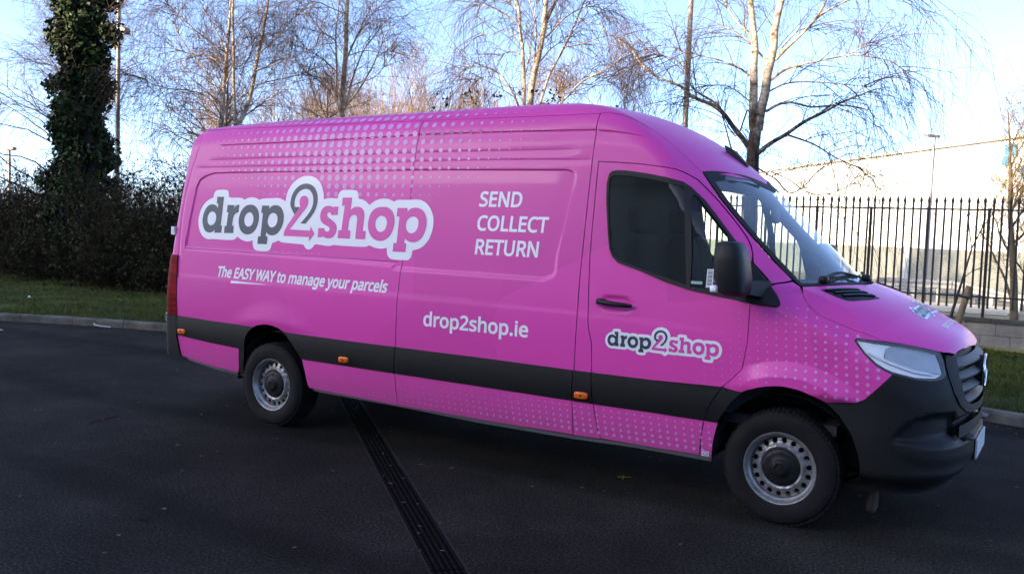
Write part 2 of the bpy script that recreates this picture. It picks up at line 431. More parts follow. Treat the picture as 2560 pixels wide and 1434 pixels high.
# ================================================================ measured outlines of the van (millimetres) and letter shapes
D={'seam1':[[-2980,2635],[-2931,2540],[-2927,2461],[-2931,2321],[-2945,2154],[-2944,1830],[-2952,1403],[-2956,1157],[-2953,812],[-2965,743],[-2963,602],[-2949,360]],'seam2':[[-1402,2574],[-1399,2525],[-1401,2470],[-1404,2231],[-1405,1791],[-1408,1413],[-1401,1137],[-1405,803],[-1417,609],[-1412,348]],'door_rear':[[-1355,2222],[-1352,1913],[-1347,1565],[-1333,1363],[-1316,1125],[-1301,1060],[-1282,1006],[-1271,799],[-1278,760],[-1258,600],[-1224,411],[-1207,379],[-1179,366]],'door_top':[[-1355,2222],[-1196,2214],[-1045,2202],[-866,2181],[-804,2169],[-753,2148],[-678,2104],[-548,1979],[-410,1833],[-333,1745],[-295,1689],[-272,1638],[-256,1583]],'door_front':[[-225,1339],[-223,1250],[-221,1148],[-226,1070],[-234,1018],[-246,935],[-305,872],[-364,813],[-407,750],[-449,670],[-478,576],[-495,492],[-505,375]],'door_bottom':[[-1179,366],[-835,360],[-506,361]],'sill':[[-5504,472],[-5071,420],[-4736,404],[-3871,372],[-3004,365],[-2160,347],[-1413,341],[-944,352],[-428,351]],'sill_low':[[-5440,450],[-5075,395],[-4686,391],[-3008,342],[-2164,318],[-1415,317],[-946,329],[-429,320]],'mold_top':[[-5552,847],[-5046,837],[-4625,831],[-4126,818],[-3517,813],[-2953,812],[-2955,815],[-2151,810],[-1411,802],[-840,803],[-373,799],[-240,791]],'mold_bot':[[-5555,667],[-5122,640],[-4714,623],[-3949,610],[-3446,607],[-2966,602],[-2988,603],[-2148,598],[-1417,587],[-833,588],[-383,582]],'arch_f':[[-428,337],[-413,468],[-383,582],[-349,656],[-299,729],[-240,791],[-198,816],[-184,818],[-140,837],[-86,852],[-32,861],[21,864],[56,860],[100,855],[144,844],[196,824],[258,794],[302,762],[337,727],[378,672],[410,624],[438,548],[452,506],[462,436],[468,360]],'arch_r':[[-4676,389],[-4660,475],[-4646,571],[-4632,682],[-4612,746],[-4572,793],[-4522,828],[-4450,849],[-4362,863],[-4276,859],[-4211,842],[-4169,823],[-4116,788],[-4079,751],[-4022,700],[-3952,610],[-3922,504],[-3900,386],[-3876,372]],'fender_bot':[[258,794],[366,806],[431,813],[470,835],[508,874],[553,926],[608,991]],'hood_seam':[[26,-781,1451],[54,-834,1406],[84,-869,1366],[120,-889,1335],[156,-904,1307],[197,-912,1286],[264,-908,1262],[330,-897,1240],[430,-897,1208],[492,-875,1189],[524,-871,1172]],'hood_front':[[525,-872,1170],[611,-812,1159],[698,-750,1141],[767,-693,1126],[829,-631,1111],[883,-545,1097],[893,-471,1114],[918,-336,1118],[938,-130,1118]],'cowl':[[23,-776,1453],[96,-669,1460],[168,-520,1465],[233,-317,1466],[279,14,1462]],'pillar_seam':[[-105,-861,1465],[-69,-811,1472],[-35,-754,1482]],'fender_rear_up':[[-225,1339],[-139,1332],[-72,1328],[-50,1338],[-53,1358],[-79,1398],[-130,1458]],'ws_edge':[[-680,-675,2161],[-612,-696,2080],[-541,-712,1992],[-428,-724,1870],[-283,-737,1722],[-143,-744,1583],[-45,-738,1496],[28,-782,1450]],'ws_top':[[-680,-675,2161],[-615,-572,2156],[-535,-414,2143],[-470,-192,2129],[-451,-11,2122]],'ws_bot':[[25,-771,1454],[94,-679,1458],[170,-540,1461],[238,-343,1463]],'crease':[[-1403,-753,2575],[-1311,-732,2570],[-1242,-627,2569],[-1188,-530,2557],[-1069,-577,2490],[-976,-612,2425],[-884,-648,2348],[-798,-672,2268],[-729,-680,2203],[-680,-675,2161]],'frame_out':[[-1261,2136],[-1241,2156],[-1199,2162],[-1133,2159],[-983,2139],[-854,2116],[-742,2088],[-690,2053],[-602,1972],[-519,1878],[-423,1770],[-257,1583],[-130,1458],[-79,1398],[-53,1358],[-52,1338],[-72,1328],[-139,1332],[-225,1341],[-353,1360],[-624,1399],[-788,1438],[-969,1500],[-1064,1526],[-1130,1543],[-1177,1581],[-1204,1632],[-1227,1742],[-1262,1949],[-1272,2070]],'glass1':[[-1254,2079],[-1250,2110],[-1224,2127],[-1110,2123],[-979,2106],[-850,2083],[-742,2058],[-726,2039],[-692,1842],[-643,1428],[-787,1467],[-971,1515],[-1123,1560],[-1169,1597],[-1196,1649],[-1220,1777],[-1246,1949]],'glass2':[[-674,1975],[-674,1999],[-662,2007],[-641,1987],[-555,1892],[-424,1751],[-406,1705],[-365,1424],[-615,1406],[-623,1598],[-650,1843]],'rec1':[[-5349,2132],[-5230,2159],[-4988,2164],[-4096,2170],[-2984,2175],[-2959,1405],[-3786,1430],[-4578,1438],[-5475,1444],[-5518,1470],[-5520,1523],[-5455,2031],[-5425,2092]],'rec2':[[-2930,2178],[-2301,2176],[-1595,2172],[-1548,2159],[-1525,2132],[-1535,2009],[-1586,1583],[-1584,1458],[-1606,1413],[-1692,1382],[-2253,1386],[-2977,1389]],'line_e':[[-5509,1556],[-5509,1463],[-4261,1466],[-2993,1461]],'groove_a':[[-5235,2403],[-4143,2414],[-3110,2435],[-2930,2443],[-2118,2444],[-1421,2439],[-1397,2435],[-1260,2423],[-1165,2409],[-1074,2389],[-1004,2364],[-968,2341]],'groove_b':[[-5354,2270],[-4118,2286],[-2969,2303],[-2864,2306],[-2098,2307],[-1512,2308]],'groove_c':[[-5517,2202],[-4104,2213],[-2970,2233],[-2927,2237],[-2088,2239],[-1404,2235],[-1400,2231],[-1356,2228]],'pillar':[[-5517,2542],[-5477,2420],[-5513,2297],[-5556,2142],[-5588,1964],[-5602,1775],[-5595,1553],[-5568,1241]],'belt':[[-2969,1212],[-2233,1208],[-1400,1192],[-1054,1183]],'fcrease':[[-67,1314],[41,1281],[147,1236],[234,1213],[296,1181],[352,1135],[408,1081],[449,1040]],'handle':[[-1256,1274],[-1170,1294],[-1001,1270],[-1162,1258]],'handle_rec':[[-1252,1284],[-1229,1316],[-1163,1323],[-1070,1311],[-1013,1287],[-1000,1261],[-1023,1236],[-1102,1221],[-1184,1224],[-1232,1244]],'marker':[[-5471,705],[-3473,658],[-1340,638]],'sill_label':[[-488,385],[-441,386],[-444,353],[-492,352]],'headlight':[[-937,1167],[-926,1178],[-814,1168],[-729,1157],[-644,1141],[-570,1124],[-535,1111],[-543,1076],[-555,1027],[-561,989],[-586,971],[-613,961],[-663,962],[-710,966],[-803,994],[-833,1012],[-868,1041],[-909,1100]],'headlight_in':[[-814,1092],[-796,1124],[-761,1140],[-700,1132],[-654,1126],[-582,1107],[-566,1083],[-579,1034],[-587,1002],[-647,1010],[-722,1027],[-795,1046],[-816,1067]],'bumper_top':[[-810,988],[-710,964],[-613,957],[-561,986]],'shell':[[-524,1103],[-431,1092],[-469,996],[-426,888],[-334,790],[-165,767],[77,742],[114,700],[-153,728],[-325,745],[-388,760],[-472,809],[-533,896],[-551,976],[-546,1045]],'bump_low':[[-899,345],[-824,375],[-738,405],[-644,435],[-503,455],[-341,438]],'fog':[[-806,615],[-783,675],[-752,723],[-710,760],[-636,780],[-495,779],[-464,704],[-430,605],[-560,602],[-702,597],[-780,599],[-801,590]],'lip':[[-792,584],[-702,588],[-560,596],[-406,600],[-207,586],[-5,567]],'lip2':[[-795,552],[-760,510],[-697,484],[-587,479],[-447,476],[-196,444]],'grille_bars':[[895,-611,1042],[930,-610,944],[950,-508,830],[964,-398,773]],'vent':[[133,-733],[144,-700],[200,-604],[283,-425],[341,-442],[396,-442],[440,-433],[381,-577],[303,-692],[268,-718],[229,-728],[181,-735]],'vent_bars':[[155,-730],[306,-432],[204,-726],[356,-432],[241,-725],[407,-437]],'hoodlogo':[[578,-365,1331],[699,-369,1268],[734,-87,1272],[608,-109,1337],[560,-99,1359]],'hoodtext':[[783,-279,1235],[806,-291,1220],[796,140,1238]],'t_slogan':[[-5028,1238],[-3079,1221],[-5036,1322]],'t_under':[[-4832,1210],[-4836,1186],[-4359,1207]],'t_send':[[-2303,1902],[-1933,1902],[-2306,2006],[-1939,2005]],'t_coll':[[-2297,1727],[-1700,1727],[-1687,1832]],'t_ret':[[-2300,1553],[-1744,1552],[-1744,1658]],'t_url':[[-2698,1002],[-1773,994],[-2624,1118],[-2625,1004],[-2210,1111]],'door_logo':[[-1180,1034],[-378,1030],[-786,1146],[-484,953],[-1103,1098],[-1161,1026],[-940,974]],'headlight_xz':[[602,988],[567,1012],[516,1041],[448,1100],[412,1138],[390,1167],[399,1178],[525,1168]],'tail_r':[[-2141,1399],[-2123,1240],[-2113,1092],[-2100,946],[-2096,850]],'rb_r':[[-2096,847],[-2098,667],[-2081,551],[-2068,472]]}
LG={'d':[[-5155,1939],[-5065,1940],[-5062,1682],[-5044,1682],[-5045,1620],[-5137,1618],[-5138,1644],[-5154,1628],[-5179,1619],[-5206,1615],[-5244,1620],[-5275,1637],[-5301,1669],[-5318,1712],[-5321,1748],[-5314,1790],[-5296,1827],[-5269,1855],[-5239,1868],[-5208,1872],[-5175,1867],[-5150,1857],[-5130,1837],[-5131,1878],[-5153,1879]],'d_':[[-5203,1808],[-5169,1802],[-5145,1782],[-5135,1755],[-5138,1722],[-5154,1694],[-5190,1680],[-5218,1684],[-5243,1704],[-5254,1734],[-5251,1768],[-5232,1797]],'r':[[-5003,1868],[-4915,1868],[-4912,1837],[-4900,1858],[-4880,1870],[-4848,1873],[-4850,1804],[-4876,1802],[-4895,1787],[-4909,1763],[-4911,1728],[-4913,1686],[-4890,1685],[-4886,1621],[-5007,1619],[-5009,1680],[-4986,1683],[-4982,1803],[-5005,1804]],'o':[[-4700,1877],[-4656,1870],[-4618,1848],[-4593,1816],[-4580,1776],[-4578,1730],[-4593,1677],[-4624,1639],[-4664,1620],[-4701,1614],[-4744,1619],[-4782,1637],[-4814,1671],[-4832,1718],[-4835,1765],[-4821,1812],[-4793,1848],[-4750,1871]],'o_':[[-4705,1810],[-4673,1800],[-4652,1774],[-4646,1743],[-4653,1710],[-4675,1688],[-4704,1682],[-4735,1691],[-4757,1717],[-4764,1746],[-4756,1778],[-4733,1802]],'p':[[-4558,1870],[-4468,1870],[-4466,1843],[-4450,1862],[-4419,1874],[-4379,1876],[-4337,1867],[-4304,1839],[-4281,1800],[-4274,1760],[-4279,1715],[-4300,1669],[-4331,1637],[-4365,1621],[-4397,1617],[-4426,1619],[-4452,1630],[-4469,1644],[-4468,1608],[-4446,1606],[-4446,1540],[-4564,1540],[-4564,1606],[-4536,1604],[-4537,1805],[-4560,1807]],'p_':[[-4413,1811],[-4379,1803],[-4357,1784],[-4348,1753],[-4353,1721],[-4373,1695],[-4405,1683],[-4433,1688],[-4459,1710],[-4468,1738],[-4465,1770],[-4447,1799]],'hook':[[-4155,1799],[-4187,1835],[-4214,1869],[-4220,1891],[-4220,1908],[-4216,1954],[-4195,1996],[-4162,2030],[-4119,2053],[-4070,2063],[-4027,2059],[-3986,2045],[-3951,2020],[-3924,1984],[-3909,1943],[-3907,1896],[-3919,1851],[-3939,1812],[-4014,1727],[-4076,1728],[-3999,1803],[-3968,1850],[-3957,1884],[-3956,1923],[-3968,1962],[-3993,1995],[-4026,2013],[-4062,2018],[-4096,2012],[-4128,1997],[-4155,1968],[-4169,1937],[-4171,1900],[-4165,1865],[-4100,1864]],'two':[[-4100,1864],[-4109,1884],[-4114,1904],[-4113,1929],[-4102,1948],[-4085,1958],[-4056,1960],[-4033,1950],[-4018,1933],[-4012,1911],[-4013,1889],[-4021,1869],[-4044,1841],[-4192,1675],[-3954,1672],[-3953,1710],[-3899,1646],[-3955,1581],[-3957,1619],[-4255,1618],[-4253,1671],[-4155,1799]],'s':[[-3717,1874],[-3670,1875],[-3666,1807],[-3736,1804],[-3742,1819],[-3760,1827],[-3779,1820],[-3783,1802],[-3770,1786],[-3734,1770],[-3698,1752],[-3673,1731],[-3660,1704],[-3660,1672],[-3674,1641],[-3700,1621],[-3740,1613],[-3777,1618],[-3801,1630],[-3811,1621],[-3862,1621],[-3863,1697],[-3797,1696],[-3788,1676],[-3766,1668],[-3745,1674],[-3736,1691],[-3746,1707],[-3774,1717],[-3813,1730],[-3843,1751],[-3858,1778],[-3860,1814],[-3850,1847],[-3824,1871],[-3792,1880],[-3751,1879],[-3724,1867]],'h':[[-3633,1949],[-3533,1950],[-3533,1848],[-3512,1868],[-3481,1878],[-3442,1877],[-3411,1865],[-3391,1844],[-3382,1814],[-3380,1776],[-3380,1687],[-3349,1686],[-3348,1620],[-3452,1621],[-3453,1779],[-3459,1798],[-3472,1810],[-3493,1812],[-3515,1806],[-3531,1789],[-3537,1767],[-3538,1687],[-3511,1685],[-3508,1620],[-3640,1620],[-3641,1686],[-3608,1686],[-3603,1884],[-3634,1884]],'o2':[[-3198,1882],[-3158,1879],[-3118,1863],[-3090,1835],[-3071,1793],[-3068,1750],[-3076,1702],[-3098,1658],[-3134,1628],[-3169,1615],[-3203,1613],[-3244,1620],[-3285,1642],[-3319,1680],[-3335,1723],[-3336,1772],[-3324,1821],[-3298,1855],[-3257,1876]],'o2_':[[-3197,1811],[-3168,1802],[-3146,1776],[-3143,1748],[-3149,1714],[-3167,1692],[-3197,1682],[-3223,1688],[-3248,1709],[-3260,1740],[-3260,1769],[-3245,1796],[-3222,1809]],'p2':[[-3054,1875],[-2956,1876],[-2952,1846],[-2931,1869],[-2897,1880],[-2862,1880],[-2825,1871],[-2793,1850],[-2771,1818],[-2758,1772],[-2758,1726],[-2774,1674],[-2799,1640],[-2832,1622],[-2866,1615],[-2902,1618],[-2934,1631],[-2951,1644],[-2950,1606],[-2930,1604],[-2929,1537],[-3056,1537],[-3056,1604],[-3026,1603],[-3026,1807],[-3054,1810]],'p2_':[[-2900,1813],[-2869,1809],[-2844,1793],[-2834,1765],[-2835,1733],[-2849,1704],[-2870,1687],[-2899,1682],[-2927,1692],[-2946,1713],[-2954,1743],[-2951,1776],[-2933,1800]],'white':[[-5160,2003],[-5047,2004],[-5023,1996],[-5009,1976],[-5002,1933],[-4853,1935],[-4822,1931],[-4793,1915],[-4765,1930],[-4724,1938],[-4681,1939],[-4638,1932],[-4601,1916],[-4570,1931],[-4446,1934],[-4398,1938],[-4349,1935],[-4310,1921],[-4280,1908],[-4280,1942],[-4273,1987],[-4252,2027],[-4216,2070],[-4167,2101],[-4115,2121],[-4054,2127],[-3992,2120],[-3938,2098],[-3893,2059],[-3862,2007],[-3848,1968],[-3843,1930],[-3810,1941],[-3766,1944],[-3691,1940],[-3689,1943],[-3682,1983],[-3662,2005],[-3634,2012],[-3508,2011],[-3484,1999],[-3471,1975],[-3467,1943],[-3425,1938],[-3384,1922],[-3341,1891],[-3319,1911],[-3284,1930],[-3236,1944],[-3186,1946],[-3142,1940],[-3096,1922],[-3074,1936],[-3050,1938],[-2941,1938],[-2883,1944],[-2829,1939],[-2779,1916],[-2739,1880],[-2709,1834],[-2694,1783],[-2693,1732],[-2705,1676],[-2728,1629],[-2763,1591],[-2807,1566],[-2867,1554],[-2866,1521],[-2874,1497],[-2896,1478],[-2925,1475],[-3052,1475],[-3084,1485],[-3105,1506],[-3114,1534],[-3119,1565],[-3154,1555],[-3204,1553],[-3255,1562],[-3301,1577],[-3324,1561],[-3472,1560],[-3650,1562],[-3675,1567],[-3710,1554],[-3757,1554],[-3798,1558],[-3885,1563],[-3904,1535],[-3928,1519],[-3954,1514],[-3982,1523],[-4004,1542],[-4014,1556],[-4266,1560],[-4291,1570],[-4305,1579],[-4347,1562],[-4382,1555],[-4388,1535],[-4392,1512],[-4409,1492],[-4436,1480],[-4560,1480],[-4591,1490],[-4614,1512],[-4624,1543],[-4625,1569],[-4658,1558],[-4699,1554],[-4752,1562],[-4798,1578],[-4829,1594],[-4846,1576],[-4874,1560],[-5024,1558],[-5151,1561],[-5196,1555],[-5242,1559],[-5292,1579],[-5337,1620],[-5365,1668],[-5377,1710],[-5377,1759],[-5364,1814],[-5335,1860],[-5296,1897],[-5245,1922],[-5206,1932],[-5207,1962],[-5194,1989]]}
GLY={'.':[215,[[[58,43],[61,69],[72,85],[88,94],[107,97],[126,94],[142,85],[153,69],[157,43],[153,18],[142,2],[126,-8],[107,-11],[88,-8],[72,2],[61,18]]]],'2':[459,[[[417,0],[38,0],[38,59],[188,210],[261,287],[287,320],[306,353],[318,387],[322,424],[315,466],[294,496],[261,514],[221,520],[181,517],[147,506],[83,466],[45,513],[94,548],[153,572],[186,578],[255,579],[313,562],[347,540],[372,510],[384,485],[391,458],[394,428],[386,371],[361,318],[324,267],[128,64],[417,64]]]],'A':[512,[[[437,0],[368,177],[141,177],[73,0],[0,0],[224,575],[289,575],[512,0]],[[282,415],[255,500],[230,415],[165,241],[346,241]]]],'C':[507,[[[323,517],[294,516],[241,502],[206,482],[178,456],[162,434],[139,383],[127,321],[128,241],[135,200],[147,164],[164,132],[186,105],[213,83],[244,68],[281,58],[322,55],[394,62],[460,78],[460,15],[427,5],[369,-6],[312,-8],[257,-4],[208,8],[166,28],[130,56],[101,90],[78,131],[62,178],[52,230],[49,287],[51,329],[67,406],[99,471],[120,499],[145,523],[174,543],[206,559],[242,571],[281,578],[324,581],[381,577],[448,561],[482,547],[453,486],[394,508],[360,515]]]],'D':[585,[[[536,292],[533,231],[521,177],[501,131],[474,91],[439,58],[399,33],[351,15],[297,4],[237,0],[78,0],[78,573],[254,573],[309,569],[359,558],[404,540],[443,516],[476,484],[502,446],[521,401],[533,350]],[[460,289],[457,337],[449,379],[435,415],[416,444],[391,469],[361,487],[327,500],[287,508],[150,511],[150,62],[228,62],[299,68],[357,87],[402,119],[434,164],[454,220]]]],'E':[446,[[[398,0],[78,0],[78,573],[398,573],[398,509],[150,509],[150,330],[383,330],[383,268],[150,268],[150,63],[398,63]]]],'L':[420,[[[78,0],[78,573],[150,573],[150,64],[400,64],[400,0]]]],'N':[609,[[[532,0],[447,0],[141,476],[138,476],[144,320],[144,0],[78,0],[78,573],[161,573],[467,99],[470,99],[464,249],[464,573],[532,573]]]],'O':[626,[[[577,287],[570,204],[561,166],[531,101],[510,73],[486,49],[459,29],[428,13],[393,1],[355,-6],[314,-8],[271,-6],[232,1],[196,13],[165,29],[138,49],[114,73],[94,101],[78,132],[65,167],[51,245],[49,288],[52,344],[62,396],[78,442],[100,482],[130,517],[166,545],[208,565],[258,577],[314,581],[369,577],[417,565],[459,545],[495,517],[524,483],[547,442],[564,396],[574,344]],[[125,287],[134,200],[145,163],[161,131],[182,104],[207,83],[238,67],[273,58],[314,55],[354,58],[390,67],[420,83],[445,104],[465,131],[481,163],[492,200],[501,287],[496,354],[481,411],[456,457],[421,491],[373,511],[314,518],[274,515],[238,506],[207,490],[182,469],[161,443],[145,411],[134,374]]]],'R':[499,[[[236,573],[320,565],[353,555],[381,540],[404,522],[422,500],[434,474],[442,444],[444,410],[440,368],[427,334],[408,306],[385,285],[330,257],[487,0],[403,0],[264,237],[150,237],[150,0],[78,0],[78,573]],[[232,510],[150,510],[150,298],[278,301],[312,310],[338,325],[355,347],[366,374],[370,407],[366,440],[355,467],[336,486],[310,500],[275,507]]]],'S':[440,[[[403,153],[400,121],[392,92],[378,66],[359,44],[335,26],[307,11],[274,1],[198,-8],[137,-5],[83,4],[41,19],[41,88],[73,76],[142,59],[201,55],[240,57],[273,66],[298,79],[316,98],[327,120],[330,147],[327,173],[318,194],[302,213],[255,241],[131,294],[85,330],[69,351],[57,375],[50,403],[51,464],[58,490],[71,513],[89,533],[110,550],[165,573],[231,581],[318,572],[389,549],[366,487],[302,508],[266,515],[196,515],[169,507],[148,494],[133,478],[124,457],[121,434],[124,407],[133,386],[149,367],[193,341],[307,293],[362,255],[385,228],[398,194]]]],'T':[446,[[[259,0],[187,0],[187,509],[8,509],[8,573],[437,573],[437,509],[259,509]]]],'U':[586,[[[513,202],[511,164],[503,128],[489,95],[470,65],[446,40],[416,20],[380,4],[338,-5],[290,-8],[225,-2],[171,18],[128,50],[97,93],[78,144],[72,204],[72,573],[144,573],[144,201],[148,158],[161,122],[182,93],[211,72],[248,59],[294,55],[327,57],[355,63],[379,73],[407,96],[427,126],[438,161],[442,202],[442,573],[513,573]]]],'W':[746,[[[735,573],[583,0],[510,0],[399,375],[370,488],[342,373],[234,0],[161,0],[10,573],[85,573],[183,186],[201,87],[213,154],[232,227],[333,573],[407,573],[512,225],[544,87],[560,175],[660,573]]]],'Y':[454,[[[227,291],[376,573],[454,573],[263,222],[263,0],[191,0],[191,219],[0,573],[79,573]]]],'a':[450,[[[231,437],[279,433],[318,422],[347,403],[368,375],[381,338],[385,293],[385,0],[334,0],[320,61],[317,61],[279,22],[258,9],[234,-1],[172,-8],[136,-5],[103,6],[75,23],[55,48],[41,80],[37,119],[43,159],[59,192],[87,219],[127,238],[179,251],[316,259],[310,330],[293,359],[265,375],[227,380],[194,378],[163,370],[106,347],[84,400],[151,426]],[[252,208],[204,203],[167,195],[141,182],[118,155],[110,119],[115,87],[132,66],[157,53],[188,49],[223,52],[253,62],[279,79],[299,103],[311,134],[315,210]]]],'c':[385,[[[241,-8],[204,-5],[170,2],[139,15],[112,34],[88,58],[69,87],[55,123],[47,165],[44,213],[47,262],[56,305],[71,342],[90,372],[114,396],[142,415],[174,428],[208,435],[245,438],[309,431],[358,415],[337,356],[292,370],[244,376],[204,371],[172,358],[148,335],[131,303],[119,247],[117,213],[119,181],[131,126],[148,94],[172,71],[202,58],[240,53],[302,60],[351,78],[351,15],[304,-2]]]],'d':[493,[[[221,-8],[171,-2],[128,17],[92,48],[65,91],[49,146],[44,214],[49,282],[66,338],[93,381],[128,413],[171,432],[221,438],[253,436],[303,420],[323,407],[354,374],[359,374],[354,438],[354,609],[425,609],[425,0],[368,0],[358,58],[354,58],[323,24],[303,11],[252,-6]],[[232,51],[273,55],[305,67],[328,88],[343,117],[352,154],[355,213],[352,263],[343,304],[329,336],[306,360],[274,375],[231,379],[196,374],[168,359],[146,334],[130,300],[120,260],[117,213],[120,165],[130,125],[146,93],[168,69],[197,55]]]],'e':[452,[[[234,438],[269,435],[301,427],[329,414],[354,396],[374,373],[390,346],[402,315],[409,281],[411,201],[117,201],[122,157],[134,119],[154,90],[181,69],[215,56],[254,52],[293,54],[327,60],[392,82],[392,20],[327,-1],[251,-8],[212,-5],[176,3],[143,17],[114,36],[90,61],[70,91],[56,126],[47,167],[44,212],[47,257],[55,297],[68,333],[86,364],[108,390],[134,411],[164,426],[198,435]],[[233,380],[202,377],[175,366],[154,348],[137,323],[125,293],[119,257],[338,257],[335,292],[326,322],[312,346],[292,364],[266,376]]]],'g':[493,[[[221,438],[261,434],[297,422],[329,402],[355,373],[359,373],[369,430],[425,430],[425,-7],[423,-46],[416,-80],[404,-109],[388,-135],[367,-155],[341,-172],[310,-183],[274,-190],[233,-192],[147,-186],[78,-165],[78,-100],[111,-114],[149,-125],[206,-133],[271,-130],[300,-119],[324,-101],[341,-77],[352,-48],[358,57],[329,28],[299,8],[263,-4],[221,-8],[170,-2],[126,18],[91,51],[65,95],[49,149],[44,214],[49,278],[65,332],[91,377],[126,411],[169,431]],[[230,379],[197,374],[169,359],[147,336],[130,303],[123,277],[117,213],[120,165],[130,124],[146,92],[169,68],[197,54],[232,50],[288,58],[309,69],[326,85],[340,105],[349,131],[354,161],[356,214],[350,282],[343,309],[326,340],[302,362],[270,374]]]],'h':[496,[[[139,431],[135,370],[140,370],[155,391],[174,407],[196,420],[247,435],[273,437],[335,430],[360,421],[391,400],[413,370],[423,344],[429,314],[431,280],[431,0],[361,0],[358,307],[351,333],[338,353],[308,372],[265,379],[222,374],[189,360],[166,338],[150,308],[140,254],[139,0],[68,0],[68,609],[139,609]]]],'i':[207,[[[139,430],[139,0],[68,0],[68,430]],[[104,591],[119,588],[133,580],[142,566],[145,546],[142,526],[133,512],[119,504],[104,501],[88,504],[75,512],[66,526],[63,546],[66,566],[75,580],[88,588]]]],'l':[207,[[[139,0],[68,0],[68,609],[139,609]]]],'m':[750,[[[540,438],[584,434],[621,421],[649,401],[669,371],[681,330],[685,280],[685,0],[615,0],[615,277],[610,321],[594,353],[567,372],[528,379],[490,374],[460,362],[438,342],[423,315],[414,280],[411,237],[411,0],[342,0],[339,308],[332,333],[320,353],[303,367],[281,376],[253,379],[215,374],[185,360],[164,338],[150,308],[144,283],[139,223],[139,0],[68,0],[68,430],[125,430],[136,371],[140,371],[155,392],[194,422],[241,436],[298,436],[349,420],[378,398],[398,366],[402,366],[418,388],[438,406],[461,420],[512,436]]]],'n':[496,[[[275,438],[322,434],[361,421],[391,401],[413,371],[426,330],[431,280],[431,0],[361,0],[358,307],[351,333],[338,353],[308,372],[265,379],[222,374],[189,361],[166,338],[151,308],[142,269],[139,223],[139,0],[68,0],[68,430],[125,430],[136,371],[140,371],[156,392],[198,422],[222,431]]]],'o':[485,[[[442,216],[436,150],[428,121],[404,71],[388,51],[359,25],[324,7],[299,-1],[241,-8],[200,-4],[163,7],[129,25],[100,51],[70,95],[59,121],[51,150],[44,216],[47,261],[55,301],[68,336],[87,367],[110,392],[137,412],[169,426],[204,435],[244,438],[281,435],[316,426],[347,412],[374,392],[398,367],[417,336],[431,301],[439,261]],[[117,216],[123,154],[130,128],[147,95],[172,71],[203,56],[243,51],[282,56],[314,71],[339,95],[356,128],[363,154],[369,216],[367,248],[355,303],[338,335],[314,359],[282,374],[242,379],[202,374],[171,359],[147,335],[130,303],[120,263]]]],'p':[493,[[[273,438],[322,432],[365,413],[401,383],[428,339],[444,284],[449,216],[447,170],[439,129],[427,93],[410,62],[390,37],[365,17],[337,3],[306,-5],[272,-8],[213,1],[170,24],[139,55],[134,55],[139,-16],[139,-192],[68,-192],[68,430],[126,430],[136,371],[139,371],[170,405],[189,419],[240,436]],[[260,379],[221,374],[190,362],[167,342],[152,313],[145,289],[139,216],[144,152],[150,126],[165,93],[188,70],[220,55],[261,51],[297,56],[326,72],[348,98],[364,131],[371,157],[376,217],[373,262],[363,302],[348,334],[325,359],[296,374]]]],'r':[331,[[[269,438],[319,433],[310,368],[264,374],[240,371],[217,363],[176,334],[161,313],[149,289],[141,261],[139,229],[139,0],[68,0],[68,430],[126,430],[134,351],[137,351],[170,395],[191,413],[214,426],[240,435]]]],'s':[384,[[[348,119],[343,80],[327,49],[302,24],[268,6],[210,-6],[135,-6],[99,-1],[42,19],[42,83],[104,60],[141,52],[178,49],[224,53],[256,66],[274,86],[280,112],[271,141],[259,154],[239,167],[103,228],[76,245],[57,266],[45,292],[41,324],[46,358],[61,386],[85,408],[118,425],[157,435],[202,438],[240,436],[275,430],[339,409],[315,353],[258,372],[228,378],[197,380],[159,377],[131,366],[114,350],[108,328],[111,312],[119,298],[133,286],[289,215],[314,197],[333,176],[344,150]]]],'t':[289,[[[212,50],[272,59],[272,5],[219,-7],[167,-5],[138,4],[112,20],[91,44],[82,66],[74,125],[74,375],[13,375],[13,409],[75,437],[103,528],[144,528],[144,430],[269,430],[269,375],[144,375],[144,127],[149,93],[163,69],[185,54]]]],'u':[496,[[[427,430],[427,0],[370,0],[359,57],[321,20],[298,8],[247,-6],[187,-6],[159,-1],[134,8],[103,29],[81,59],[65,114],[63,430],[135,430],[137,122],[145,96],[158,76],[188,57],[230,51],[273,55],[306,69],[330,91],[345,121],[356,175],[357,430]]]],'y':[409,[[[1,430],[76,430],[169,185],[205,68],[209,68],[245,186],[333,430],[409,430],[207,-97],[188,-130],[165,-156],[138,-176],[106,-188],[67,-192],[9,-186],[9,-130],[56,-135],[79,-132],[99,-126],[116,-114],[142,-80],[174,-2]]]]}
# ================================================================ the van: body surface as one smooth field
_ZW=np.array([0.0,.25,.34,.45,.60,.80,1.0,1.2,1.4,1.6,1.8,2.0,2.2,2.4,2.6,2.9])
_WW=np.array([.90,.93,.955,.975,.990,.998,1.0,.990,.969,.945,.919,.891,.861,.828,.792,.73])
_PX=np.array([-7.0,-6.3,-5.6,-5.0,-4.0,-3.0,-2.2,-1.8,-1.58,-1.38,-1.12,-.92,-.71,-.56,-.46,-.2,.08,.20,.30,.40,.60,.75,.86,.95,1.05,1.3])
_PZ=np.array([2.42,2.54,2.605,2.633,2.654,2.668,2.682,2.682,2.672,2.642,2.555,2.456,2.325,2.213,2.130,1.875,1.612,1.497,1.455,1.425,1.342,1.265,1.205,1.145,1.06,.75])
_CX=np.array([-.067,.041,.147,.234,.296,.352,.408,.449])
_CZ=np.array([1.314,1.281,1.236,1.213,1.181,1.135,1.081,1.040])
def _hermite(X,Y):
    d=np.diff(Y)/np.diff(X);m=np.empty(len(X));m[0]=d[0];m[-1]=d[-1]
    h=np.diff(X)
    for i in range(1,len(X)-1):
        m[i]=(d[i-1]*h[i]+d[i]*h[i-1])/(h[i]+h[i-1])
    return m
